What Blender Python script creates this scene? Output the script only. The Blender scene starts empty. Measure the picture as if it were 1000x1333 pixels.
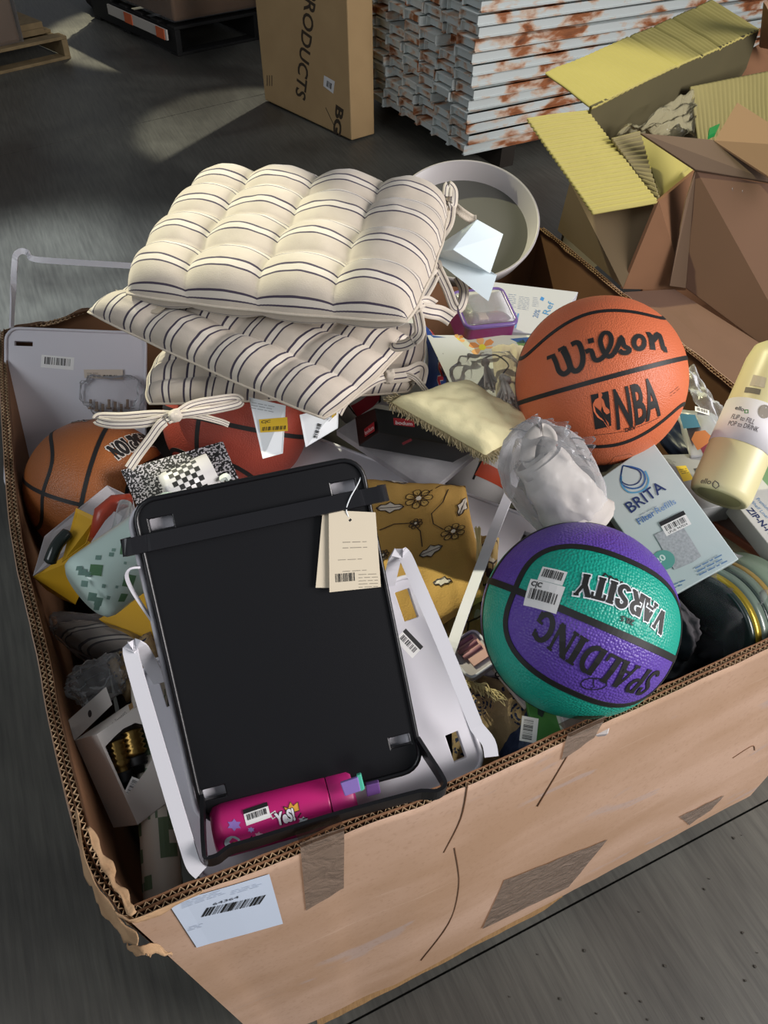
import bpy, bmesh, math, random
import numpy as np
from mathutils import Vector, Matrix, noise
random.seed(7)
PI = math.pi
SC = bpy.context.scene
COL = SC.collection

# ------------------------------------------------------------------ camera
CZ = 1.67
RM = np.array([[0.9101712957, 0.2704288613, -0.3137776975],
               [-0.4122119762, 0.6660204020, -0.6216897222],
               [0.0408595046, 0.6951870648, 0.7176666677]])
FPX = 1017.0
cd = bpy.data.cameras.new('camera'); cam = bpy.data.objects.new('camera', cd); COL.objects.link(cam)
cd.sensor_fit = 'VERTICAL'; cd.sensor_height = 24.0; cd.lens = 24.0 * FPX / 1333.0
cd.clip_start = 0.02; cd.clip_end = 200
cam.matrix_world = Matrix(((*RM[0], 0), (*RM[1], 0), (*RM[2], CZ), (0, 0, 0, 1)))
SC.camera = cam

# ------------------------------------------------------------------ world, lights, exposure
w = bpy.data.worlds.new('world'); SC.world = w; w.use_nodes = True
w.node_tree.nodes['Background'].inputs[0].default_value = (0.62, 0.66, 0.72, 1)
w.node_tree.nodes['Background'].inputs[1].default_value = 0.24
SC.view_settings.view_transform = 'Standard'; SC.view_settings.look = 'None'
SC.view_settings.gamma = 1; SC.view_settings.use_curve_mapping = False
SC.view_settings.exposure = 0.0

def aim(o, p, t):
    o.location = p
    o.rotation_euler = (Vector(t) - Vector(p)).to_track_quat('-Z', 'Y').to_euler()
def area(name, p, t, sx, sy, power, col):
    l = bpy.data.lights.new(name, 'AREA'); l.shape = 'RECTANGLE'; l.size = sx; l.size_y = sy
    l.energy = power; l.color = col
    o = bpy.data.objects.new(name, l); COL.objects.link(o); aim(o, p, t); return o
def spot(name, p, t, deg, power, col, blend=0.2, rad=0.1):
    l = bpy.data.lights.new(name, 'SPOT'); l.spot_size = math.radians(deg); l.spot_blend = blend
    l.energy = power; l.color = col; l.shadow_soft_size = rad
    o = bpy.data.objects.new(name, l); COL.objects.link(o); aim(o, p, t); return o
area('dock_door_light', (3.1, -2.1, 2.7), (0.8, 0.6, 0.7), 2.0, 1.8, 250, (1.0, 0.95, 0.94))
area('side_fill_light', (-2.9, -0.2, 3.2), (0.3, 0.7, 0.8), 2.0, 1.6, 40, (0.93, 0.96, 1.0))  # added soft fill from the left to lift the near-left goods
spot('bay_lamp', (-0.6, 5.2, 5.0), (1.0, 1.40, 1.0), 13, 1500, (1.0, 0.95, 0.60), 0.25, 0.06)
spot('bay_lamp_side', (-1.3, 4.4, 4.6), (0.20, 0.99, 1.1), 5.2, 1500, (1.0, 0.98, 0.74), 0.25, 0.03)
spot('bay_lamp_back', (2.2, 9.0, 5.5), (1.12, 6.35, 0.0), 13, 2300, (1.0, 0.92, 0.66), 0.2, 0.05)
spot('bay_lamp_aisle', (3.0, 6.6, 5.0), (1.26, 4.5, 0.0), 12, 1000, (1.0, 0.95, 0.75), 0.3, 0.05)
spot('roof_light_left', (-2.5, 4.2, 5.0), (0.0, 3.1, 0.0), 15, 2300, (0.86, 0.93, 1.0), 0.7, 0.2)

# ------------------------------------------------------------------ geometry helpers
O3 = np.array([0, 0, CZ])
def V3(*a): return np.array(a, float)
def unit(v): return v / (np.linalg.norm(v) + 1e-12)
def RD(x, y): return RM @ np.array([(x - 500) / FPX, -(y - 666.5) / FPX, -1.0])
def P(x, y, z):
    d = RD(x, y); return O3 + d * ((z - CZ) / d[2])
def T(x, y, t): return O3 + RD(x, y) * t
def PX(y_plane, x, y):
    d = RD(x, y); return O3 + d * (y_plane / d[1])
def para(ps, wid):
    r = [RD(*p) for p in ps]
    l = np.linalg.solve(np.array([r[1], -r[2], r[3]]).T, r[0])
    Q = [r[0], r[1] * l[0], r[2] * l[1], r[3] * l[2]]
    s = wid / np.linalg.norm(Q[1] - Q[0])
    return [q * s + O3 for q in Q]

WL = {}
def thing(name, label, cat, loc, group=None):
    o = bpy.data.objects.new(name, None); COL.objects.link(o)
    o.empty_display_size = 0.05
    o.location = [float(c) for c in loc]; WL[o.name] = np.array(loc, float)
    return tag(o, label, cat, group)
def tag(o, label=None, cat=None, group=None, kind=None):
    if label: o['label'] = label
    if cat: o['category'] = cat
    if group: o['group'] = group
    if kind: o['kind'] = kind
    return o
class M:
    def __init__(s): s.v = []; s.f = []; s.mi = []; s.uv = []
    def add(s, v, f, mi=0, uv=None):
        n = len(s.v); s.v += [tuple(map(float, p)) for p in v]
        s.f += [tuple(n + i for i in q) for q in f]; s.mi += [mi] * len(f)
        s.uv += (list(uv) if uv is not None else [(0.0, 0.0)] * len(v)); return s
def obj(name, m, mats, parent=None, smooth=False, loc=None, bevel=0, kind=None, recalc=True, label=None, solid=0):
    if not isinstance(mats, (list, tuple)): mats = [mats]
    if isinstance(m, tuple): m = M().add(*m)
    V = np.array(m.v, float)
    if parent is not None: base = WL[parent.name]
    elif loc is not None: base = np.array(loc, float)
    else: base = np.array([(V[:, 0].min() + V[:, 0].max()) / 2, (V[:, 1].min() + V[:, 1].max()) / 2, V[:, 2].min()])
    V = V - base
    me = bpy.data.meshes.new(name); me.from_pydata(V.tolist(), [], m.f)
    for mt in mats: me.materials.append(mt)
    if len(mats) > 1: me.polygons.foreach_set('material_index', m.mi)
    if any(u != (0.0, 0.0) for u in m.uv):
        ul = me.uv_layers.new(name='UVMap')
        li = np.empty(len(me.loops), int); me.loops.foreach_get('vertex_index', li)
        ul.data.foreach_set('uv', np.array(m.uv, float)[li].ravel())
    if recalc:
        bm = bmesh.new(); bm.from_mesh(me); bmesh.ops.recalc_face_normals(bm, faces=bm.faces); bm.to_mesh(me); bm.free()
    if smooth: me.polygons.foreach_set('use_smooth', [True] * len(me.polygons))
    me.update()
    o = bpy.data.objects.new(name, me); COL.objects.link(o)
    if parent is None: o.location = base.tolist()
    else: o.parent = parent
    WL[o.name] = base
    if bevel:
        b = o.modifiers.new('bevel', 'BEVEL'); b.width = bevel; b.segments = 2; b.limit_method = 'ANGLE'
    if solid:
        b = o.modifiers.new('solid', 'SOLIDIFY'); b.thickness = solid; b.offset = 0
    if kind: o['kind'] = kind
    if label: o['label'] = label
    return o

def hexa(c, d):            # prism: polygon c (list of points) extruded by vector d
    n = len(c); v = [np.array(p, float) for p in c] + [np.array(p, float) + d for p in c]
    f = [tuple(range(n)), tuple(range(2 * n - 1, n - 1, -1))] + [(i, (i + 1) % n, n + (i + 1) % n, n + i) for i in range(n)]
    return v, f
def cuboid(p0, p1):
    (a, b, c), (d, e, f) = p0, p1
    return hexa([V3(a, b, c), V3(d, b, c), V3(d, e, c), V3(a, e, c)], V3(0, 0, f - c))
def nrm(c): return unit(np.cross(np.array(c[1]) - c[0], np.array(c[-1]) - c[0]))
def facing(c):             # normal of quad c turned to the viewer's side
    n = nrm(c); return n if n @ (O3 - np.array(c[0])) > 0 else -n
def slab(c, th): return hexa(c, -facing(c) * th)
def sweep(path, ups, wd, ht, closed=False):     # rectangular section: width wd along up x dir, height ht along up
    path = [np.array(p, float) for p in path]; n = len(path); v = []; f = []
    for i, p in enumerate(path):
        a = path[i - 1] if (i > 0 or closed) else p; b = path[(i + 1) % n] if (i < n - 1 or closed) else p
        t = unit(b - a); u = np.array(ups[i] if isinstance(ups, list) else ups, float); u = unit(u - (u @ t) * t); s = np.cross(t, u)
        for sx, sy in ((-1, -1), (1, -1), (1, 1), (-1, 1)): v.append(p + s * sx * wd / 2 + u * sy * ht / 2)
    for i in range(n if closed else n - 1):
        j = (i + 1) % n
        for k in range(4): f.append((4 * i + k, 4 * i + (k + 1) % 4, 4 * j + (k + 1) % 4, 4 * j + k))
    if not closed: f += [(3, 2, 1, 0), (4 * n - 4, 4 * n - 3, 4 * n - 2, 4 * n - 1)]
    return v, f
def tube(path, r, k=8, closed=False):
    path = [np.array(p, float) for p in path]; n = len(path); v = []; f = []; u = None
    for i, p in enumerate(path):
        a = path[i - 1] if (i > 0 or closed) else p; b = path[(i + 1) % n] if (i < n - 1 or closed) else p
        t = unit(b - a)
        if u is None: u = np.cross(t, V3(0.3, 0.2, 1))
        u = unit(u - (u @ t) * t); s = np.cross(t, u); rr = r[i] if isinstance(r, (list, tuple)) else r
        for j in range(k): q = 2 * PI * j / k; v.append(p + (u * math.cos(q) + s * math.sin(q)) * rr)
    for i in range(n if closed else n - 1):
        j = (i + 1) % n
        for q in range(k): f.append((k * i + q, k * i + (q + 1) % k, k * j + (q + 1) % k, k * j + q))
    if not closed: f += [tuple(range(k - 1, -1, -1)), tuple(range(k * n - k, k * n))]
    return v, f
def smoothpath(pts, n=6):
    pts = [np.array(p, float) for p in pts]; out = []
    for i in range(len(pts) - 1):
        p0 = pts[max(i - 1, 0)]; p1 = pts[i]; p2 = pts[i + 1]; p3 = pts[min(i + 2, len(pts) - 1)]
        for k in range(n):
            t = k / n
            out.append(0.5 * ((2 * p1) + (p2 - p0) * t + (2 * p0 - 5 * p1 + 4 * p2 - p3) * t * t + (3 * p1 - p0 - 3 * p2 + p3) * t ** 3))
    out.append(pts[-1]); return out
def lathe(prof, A, ax, k=48):   # prof: (radius, along axis)
    ax = unit(np.array(ax, float)); u = unit(np.cross(ax, V3(0.31, 0.17, 0.93))); s = np.cross(ax, u); v = []; f = []; n = len(prof)
    for r, h in prof:
        for j in range(k): q = 2 * PI * j / k; v.append(A + ax * h + (u * math.cos(q) + s * math.sin(q)) * max(r, 1e-5))
    for i in range(n - 1):
        for q in range(k): f.append((k * i + q, k * i + (q + 1) % k, k * i + k + (q + 1) % k, k * i + k + q))
    return v, f
def sphere(C, r, k=96):
    v = []; f = []; h = k // 2
    for i in range(1, h):
        a = PI * i / h
        for j in range(k): q = 2 * PI * j / k; v.append((C[0] + r * math.sin(a) * math.cos(q), C[1] + r * math.sin(a) * math.sin(q), C[2] + r * math.cos(a)))
    for i in range(h - 2):
        for j in range(k): f.append((i * k + j, i * k + k + j, i * k + k + (j + 1) % k, i * k + (j + 1) % k))
    n = len(v); v += [(C[0], C[1], C[2] + r), (C[0], C[1], C[2] - r)]
    for j in range(k): f += [(n, j, (j + 1) % k), (n + 1, (h - 2) * k + (j + 1) % k, (h - 2) * k + j)]
    return v, f
def grid(fn, nu, nv, wrap=False):
    v = []; uv = []; f = []
    for j in range(nv + 1):
        for i in range(nu + 1): v.append(fn(i / nu, j / nv)); uv.append((i / nu, j / nv))
    for j in range(nv):
        for i in range(nu): a = j * (nu + 1) + i; f.append((a, a + 1, a + nu + 2, a + nu + 1))
    return v, f, uv
def nz(p, s=1.0, seed=0.0): return noise.noise(Vector((p[0] * s + seed, p[1] * s - seed * 1.7, p[2] * s + seed * 0.3)))
def fbm(p, s=1.0, seed=0.0): return nz(p, s, seed) + 0.5 * nz(p, s * 2.1, seed + 5) + 0.25 * nz(p, s * 4.3, seed + 9)
def rrect(w_, h_, r, k=5):
    o = []
    for cx, cy, a0 in ((w_ - r, h_ - r, 0), (r, h_ - r, 90), (r, r, 180), (w_ - r, r, 270)):
        for i in range(k + 1): a = math.radians(a0 + 90 * i / k); o.append((cx + r * math.cos(a), cy + r * math.sin(a)))
    return o

# ------------------------------------------------------------------ materials
def lin(c):
    if isinstance(c, str): c = tuple(int(c[i:i + 2], 16) / 255 for i in (0, 2, 4))
    return tuple(((x + 0.055) / 1.055) ** 2.4 if x > 0.04045 else x / 12.92 for x in c) + (1,)
MC = {}
def nodes(name):
    m = bpy.data.materials.new(name); m.use_nodes = True; nt = m.node_tree
    return m, nt, nt.nodes['Principled BSDF'], nt.nodes, nt.links
def mat(name, col, rough=0.5, metal=0.0, var=0.0, vscale=8.0, col2=None, bump=0.0, bscale=200.0, spec=0.5, coat=0.0, stretch=None, kind='noise', sheen=0):
    if name in MC: return MC[name]
    m, nt, b, N, L = nodes(name); b.inputs['Roughness'].default_value = rough; b.inputs['Metallic'].default_value = metal
    b.inputs['Specular IOR Level'].default_value = spec; b.inputs['Coat Weight'].default_value = coat
    if sheen: b.inputs['Sheen Weight'].default_value = sheen
    b.inputs['Base Color'].default_value = lin(col)
    if var or bump:
        tc = N.new('ShaderNodeTexCoord'); src = tc.outputs['Object']
        if stretch:
            mp = N.new('ShaderNodeMapping'); mp.inputs['Scale'].default_value = stretch; L.new(src, mp.inputs[0]); src = mp.outputs[0]
    if var:
        n = N.new('ShaderNodeTexNoise'); n.inputs['Scale'].default_value = vscale; n.inputs['Detail'].default_value = 5; L.new(src, n.inputs['Vector'])
        r = N.new('ShaderNodeValToRGB'); r.color_ramp.elements[0].position = 0.5 - 0.5 * (1.05 - var); r.color_ramp.elements[1].position = 0.5 + 0.5 * (1.05 - var)
        c1 = lin(col); c2 = lin(col2) if col2 else tuple(x * 0.6 for x in c1[:3]) + (1,)
        r.color_ramp.elements[0].position = 0.35; r.color_ramp.elements[1].position = 0.68
        r.color_ramp.elements[0].color = tuple(c1[i] * (1 - var) + c2[i] * var for i in range(3)) + (1,); r.color_ramp.elements[1].color = c1
        L.new(n.outputs[0], r.inputs[0]); L.new(r.outputs[0], b.inputs['Base Color'])
    if bump:
        if kind == 'voronoi': n = N.new('ShaderNodeTexVoronoi'); o_ = n.outputs['Distance']
        else: n = N.new('ShaderNodeTexNoise'); n.inputs['Detail'].default_value = 3; o_ = n.outputs[0]
        n.inputs['Scale'].default_value = bscale; L.new(src, n.inputs['Vector'])
        bp = N.new('ShaderNodeBump'); bp.inputs['Strength'].default_value = bump; bp.inputs['Distance'].default_value = 0.002
        L.new(o_, bp.inputs['Height']); L.new(bp.outputs[0], b.inputs['Normal'])
    MC[name] = m; return m
def math_(N, L, op, a, b=None, c=None):
    n = N.new('ShaderNodeMath'); n.operation = op
    for i, x in enumerate((a, b, c)):
        if x is None: continue
        if isinstance(x, (int, float)): n.inputs[i].default_value = x
        else: L.new(x, n.inputs[i])
    return n.outputs[0]
def mixc(N, L, fac, a, b):
    n = N.new('ShaderNodeMix'); n.data_type = 'RGBA'; L.new(fac, n.inputs[0]) if not isinstance(fac, (int, float)) else None
    for i, x in ((6, a), (7, b)):
        if isinstance(x, tuple): n.inputs[i].default_value = x
        else: L.new(x, n.inputs[i])
    return n.outputs[2]
def plastic_film(name, tint=(1, 1, 1), opac=0.22, bscale=14.0, col=(0.75, 0.76, 0.78)):
    m = bpy.data.materials.new(name); m.use_nodes = True; nt = m.node_tree; N = nt.nodes; L = nt.links; N.clear()
    out = N.new('ShaderNodeOutputMaterial'); tr = N.new('ShaderNodeBsdfTransparent'); tr.inputs[0].default_value = tint + (1,)
    gl = N.new('ShaderNodeBsdfPrincipled'); gl.inputs['Base Color'].default_value = col + (1,); gl.inputs['Roughness'].default_value = 0.12
    tc = N.new('ShaderNodeTexCoord'); n = N.new('ShaderNodeTexNoise'); n.inputs['Scale'].default_value = bscale; n.inputs['Detail'].default_value = 6; n.inputs['Distortion'].default_value = 1.2
    L.new(tc.outputs['Object'], n.inputs['Vector'])
    bp = N.new('ShaderNodeBump'); bp.inputs['Strength'].default_value = 0.45; bp.inputs['Distance'].default_value = 0.012
    L.new(n.outputs[0], bp.inputs['Height']); L.new(bp.outputs[0], gl.inputs['Normal'])
    fr = N.new('ShaderNodeFresnel'); fr.inputs[0].default_value = 1.35
    a = math_(N, L, 'MULTIPLY_ADD', fr.outputs[0], 1.0, opac); a = math_(N, L, 'MINIMUM', a, 0.9)
    mx = N.new('ShaderNodeMixShader'); L.new(a, mx.inputs[0]); L.new(tr.outputs[0], mx.inputs[1]); L.new(gl.outputs[0], mx.inputs[2]); L.new(mx.outputs[0], out.inputs[0])
    return m
def stripe_mat(name, base, dark, period, axis=0, second=0.26, wid=0.035, base2=None):
    m, nt, b, N, L = nodes(name); b.inputs['Roughness'].default_value = 0.9; b.inputs['Sheen Weight'].default_value = 0.25
    uv = N.new('ShaderNodeUVMap'); sp = N.new('ShaderNodeSeparateXYZ'); L.new(uv.outputs[0], sp.inputs[0])
    c = sp.outputs[axis]
    nn = N.new('ShaderNodeTexNoise'); nn.inputs['Scale'].default_value = 3; L.new(uv.outputs[0], nn.inputs['Vector'])
    cc = math_(N, L, 'MULTIPLY_ADD', nn.outputs[0], 0.01, c)
    x = math_(N, L, 'FRACT', math_(N, L, 'DIVIDE', cc, period))
    a = math_(N, L, 'LESS_THAN', math_(N, L, 'ABSOLUTE', math_(N, L, 'SUBTRACT', x, 0.3)), wid)
    a2 = math_(N, L, 'LESS_THAN', math_(N, L, 'ABSOLUTE', math_(N, L, 'SUBTRACT', x, 0.3 + second)), wid * 0.8)
    msk = math_(N, L, 'MAXIMUM', a, a2)
    tc = N.new('ShaderNodeTexCoord'); n = N.new('ShaderNodeTexNoise'); n.inputs['Scale'].default_value = 60; n.inputs['Detail'].default_value = 4; L.new(tc.outputs['Object'], n.inputs['Vector'])
    b2 = base2 or base
    col = mixc(N, L, n.outputs[0], lin(b2), lin(base))
    band = math_(N, L, 'MULTIPLY', math_(N, L, 'GREATER_THAN', x, 0.3), math_(N, L, 'LESS_THAN', x, 0.3 + second))
    col = mixc(N, L, math_(N, L, 'MULTIPLY', band, 0.5), col, lin('e6dfd2'))
    col = mixc(N, L, msk, col, lin(dark)); L.new(col, b.inputs['Base Color'])
    wv = N.new('ShaderNodeTexNoise'); wv.inputs['Scale'].default_value = 700; L.new(tc.outputs['Object'], wv.inputs['Vector'])
    bp = N.new('ShaderNodeBump'); bp.inputs['Strength'].default_value = 0.35; bp.inputs['Distance'].default_value = 0.001; L.new(wv.outputs[0], bp.inputs['Height']); L.new(bp.outputs[0], b.inputs['Normal'])
    return m
def print_mat(name, base, ink, scale, thr=0.5, kind='voronoi', rough=0.85, c3=None, bump=0.3):
    """printed cloth: blotchy line art made by nested voronoi rings"""
    m, nt, b, N, L = nodes(name); b.inputs['Roughness'].default_value = rough
    tc = N.new('ShaderNodeTexCoord'); v = N.new('ShaderNodeTexVoronoi'); v.inputs['Scale'].default_value = scale; v.inputs['Randomness'].default_value = 0.35 if kind == 'medallion' else 0.9
    L.new(tc.outputs['Object'], v.inputs['Vector'])
    if kind == 'medallion':
        d = v.outputs['Distance']; ring = math_(N, L, 'GREATER_THAN', math_(N, L, 'SINE', math_(N, L, 'MULTIPLY', d, 55)), -0.15)
        vs = N.new('ShaderNodeTexVoronoi'); vs.inputs['Scale'].default_value = scale * 7; L.new(tc.outputs['Object'], vs.inputs['Vector'])
        spk = math_(N, L, 'LESS_THAN', vs.outputs['Distance'], 0.5)
        msk = math_(N, L, 'MULTIPLY', math_(N, L, 'MULTIPLY', ring, spk), math_(N, L, 'LESS_THAN', d, 0.46))
        col = mixc(N, L, msk, lin(base), lin(ink))
    else:
        v.feature = 'DISTANCE_TO_EDGE'
        n = N.new('ShaderNodeTexNoise'); n.inputs['Scale'].default_value = scale * 0.9; n.inputs['Detail'].default_value = 3; L.new(tc.outputs['Object'], n.inputs['Vector'])
        msk = math_(N, L, 'MULTIPLY', math_(N, L, 'LESS_THAN', v.outputs['Distance'], 0.035), math_(N, L, 'GREATER_THAN', n.outputs[0], thr))
        col = mixc(N, L, math_(N, L, 'GREATER_THAN', n.outputs[0], 0.62), lin(base), lin(c3 or base)); col = mixc(N, L, msk, col, lin(ink))
    L.new(col, b.inputs['Base Color'])
    wv = N.new('ShaderNodeTexNoise'); wv.inputs['Scale'].default_value = 500; L.new(tc.outputs['Object'], wv.inputs['Vector'])
    bp = N.new('ShaderNodeBump'); bp.inputs['Strength'].default_value = bump; bp.inputs['Distance'].default_value = 0.002; L.new(wv.outputs[0], bp.inputs['Height']); L.new(bp.outputs[0], b.inputs['Normal'])
    return m
def flat(col, rough=0.6): 
    k = 'ink_' + col
    return mat(k, col, rough)
def card_mat():
    m, nt, b, N, L = nodes('scuffed_kraft'); b.inputs['Roughness'].default_value = .8; b.inputs['Specular IOR Level'].default_value = .25; tc = N.new('ShaderNodeTexCoord')
    def ns(sc, det=5, scl=(1, 1, 1), dist=0):
        mp = N.new('ShaderNodeMapping'); mp.inputs['Scale'].default_value = scl; mp.inputs['Rotation'].default_value = (0, .35, 0); L.new(tc.outputs['Object'], mp.inputs[0])
        n = N.new('ShaderNodeTexNoise'); n.inputs['Scale'].default_value = sc; n.inputs['Detail'].default_value = det; n.inputs['Distortion'].default_value = dist; L.new(mp.outputs[0], n.inputs['Vector']); return n.outputs[0]
    def ramp(x, a, b_):
        r = N.new('ShaderNodeMapRange'); r.inputs[1].default_value = a; r.inputs[2].default_value = b_; L.new(x, r.inputs[0]); return r.outputs[0]
    c = mixc(N, L, ramp(ns(3, 6, (1, 1, 2.2)), .38, .62), lin('a8896f'), lin('ba9c86'))
    c = mixc(N, L, math_(N, L, 'MULTIPLY', ramp(ns(4.5, 3, (1, 1, 2.6), .6), .66, .70), .55), c, lin('a69792'))
    c = mixc(N, L, math_(N, L, 'MULTIPLY', ramp(ns(160, 3), .55, .75), .35), c, lin('8f6f55'))
    c = mixc(N, L, math_(N, L, 'MULTIPLY', ramp(ns(9, 8, (.25, 1, 3)), .66, .72), .5), c, lin('d0b8a4'))
    L.new(c, b.inputs['Base Color'])
    bp = N.new('ShaderNodeBump'); bp.inputs['Strength'].default_value = .5; bp.inputs['Distance'].default_value = .004; L.new(ns(7, 6, (1, 1, .5)), bp.inputs['Height']); L.new(bp.outputs[0], b.inputs['Normal']); return m
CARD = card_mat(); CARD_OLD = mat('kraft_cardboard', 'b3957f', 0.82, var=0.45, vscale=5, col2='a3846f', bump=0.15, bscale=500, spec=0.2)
CARD_IN = mat('kraft_cardboard_inside', '7a583f', 0.85, var=0.4, vscale=7, col2='5f432f', spec=0.2)  # inside kraft darkened in its colour because light there is blocked
CARD_EDGE = mat('corrugated_edge', 'c9ad8a', 0.9, var=0.4, vscale=60, col2='94785a', spec=0.1)
WHITE = mat('white_paint', 'd3d1d7', 0.42)
WHITE_BOX = mat('white_box_card', 'dedad6', 0.6)
BLACK = mat('black_powder_coat', '0e0e11', 0.34, bump=0.05, bscale=900)
PAPER = mat('paper', 'e8ecee', 0.75)
INK = flat('141414')
FILM = plastic_film('clear_film', opac=0.04, bscale=18); FILM2 = plastic_film('clear_film_milky', opac=0.17, bscale=26)
TAPE = plastic_film('clear_tape', tint=(0.50, 0.42, 0.36), opac=0.05, bscale=30, col=(.22, .16, .12))

# ------------------------------------------------------------------ surfaces that carry print
class Plane:
    def __init__(s, c):
        s.o = np.array(c[0], float); s.eu = unit(np.array(c[1]) - s.o); s.n = facing(c); s.ev = np.cross(s.n, s.eu)
    def hit(s, x, y):
        d = RD(x, y); return O3 + d * (((s.o - O3) @ s.n) / (d @ s.n))
    def px(s, x, y): p = s.hit(x, y) - s.o; return (p @ s.eu, p @ s.ev)
    def at(s, u, v, off): return s.o + s.eu * u + s.ev * v + s.n * off
    seg = 9.0
class Ball:
    seg = 0.008
    def __init__(s, C, r, pa=None, pb=None):
        s.C = np.array(C); s.r = r
        if pa is not None:
            a = s.dir(*pa); b = s.dir(*pb); s.n0 = unit(a + b); s.e1 = unit(b - a); s.e1 = unit(s.e1 - (s.e1 @ s.n0) * s.n0); s.e2 = np.cross(s.n0, s.e1)
    def dir(s, x, y):
        d = unit(RD(x, y)); oc = O3 - s.C; b = oc @ d; q = b * b - oc @ oc + s.r * s.r
        t = -b - math.sqrt(max(q, 0)); return unit(O3 + d * t - s.C)
    def px(s, x, y): d = s.dir(x, y); return (math.atan2(d @ s.e1, d @ s.n0) * s.r, math.asin(d @ s.e2) * s.r)
    def at(s, u, v, off):
        a = u / s.r; b = v / s.r
        return s.C + (s.r + off) * (math.cos(b) * (math.cos(a) * s.n0 + math.sin(a) * s.e1) + math.sin(b) * s.e2)
class Cyl:
    seg = 0.006
    def __init__(s, A, B, r):
        s.A = np.array(A, float); s.ax = unit(np.array(B) - s.A); s.r = r
        m = (np.array(A) + B) / 2; t = O3 - m; s.n0 = unit(t - (t @ s.ax) * s.ax); s.e0 = np.cross(s.ax, s.n0)
    def px(s, x, y):
        d = RD(x, y); dp = d - (d @ s.ax) * s.ax; oc = O3 - s.A; op = oc - (oc @ s.ax) * s.ax
        a = dp @ dp; b = op @ dp; c = op @ op - s.r ** 2; t = (-b - math.sqrt(max(b * b - a * c, 0))) / a
        p = O3 + d * t - s.A; v = p @ s.ax; q = p - v * s.ax
        return (math.atan2(q @ s.e0, q @ s.n0) * s.r, v)
    def at(s, u, v, off):
        a = u / s.r; return s.A + s.ax * v + (s.r + off) * (math.cos(a) * s.n0 + math.sin(a) * s.e0)

FT = {}
def text_tris(t, bold=0.0, slant=0.0):
    k = (t, bold, slant)
    if k in FT: return FT[k]
    c = bpy.data.curves.new('t', 'FONT'); c.body = t; c.size = 1; c.offset = bold; c.shear = slant; c.resolution_u = 3
    o = bpy.data.objects.new('t', c); COL.objects.link(o)
    dg = bpy.context.evaluated_depsgraph_get(); me = bpy.data.meshes.new_from_object(o.evaluated_get(dg))
    v = np.array([list(q.co)[:2] for q in me.vertices]) if len(me.vertices) else np.zeros((0, 2)); f = [tuple(p.vertices) for p in me.polygons]
    bpy.data.objects.remove(o); bpy.data.curves.remove(c); bpy.data.meshes.remove(me)
    if len(v):
        v[:, 0] -= v[:, 0].min(); wd = v[:, 0].max()
    else: wd = 1
    FT[k] = (v, f, wd); return FT[k]
def S_(x, y=0, w=.3): return [(x - w / 2, y), (x + w / 2, y)]
def arc(cx, cy, rx, ry, a0, a1, n=10): return [(cx + rx * math.cos(math.radians(a0 + (a1 - a0) * i / n)), cy + ry * math.sin(math.radians(a0 + (a1 - a0) * i / n))) for i in range(n + 1)]
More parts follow.
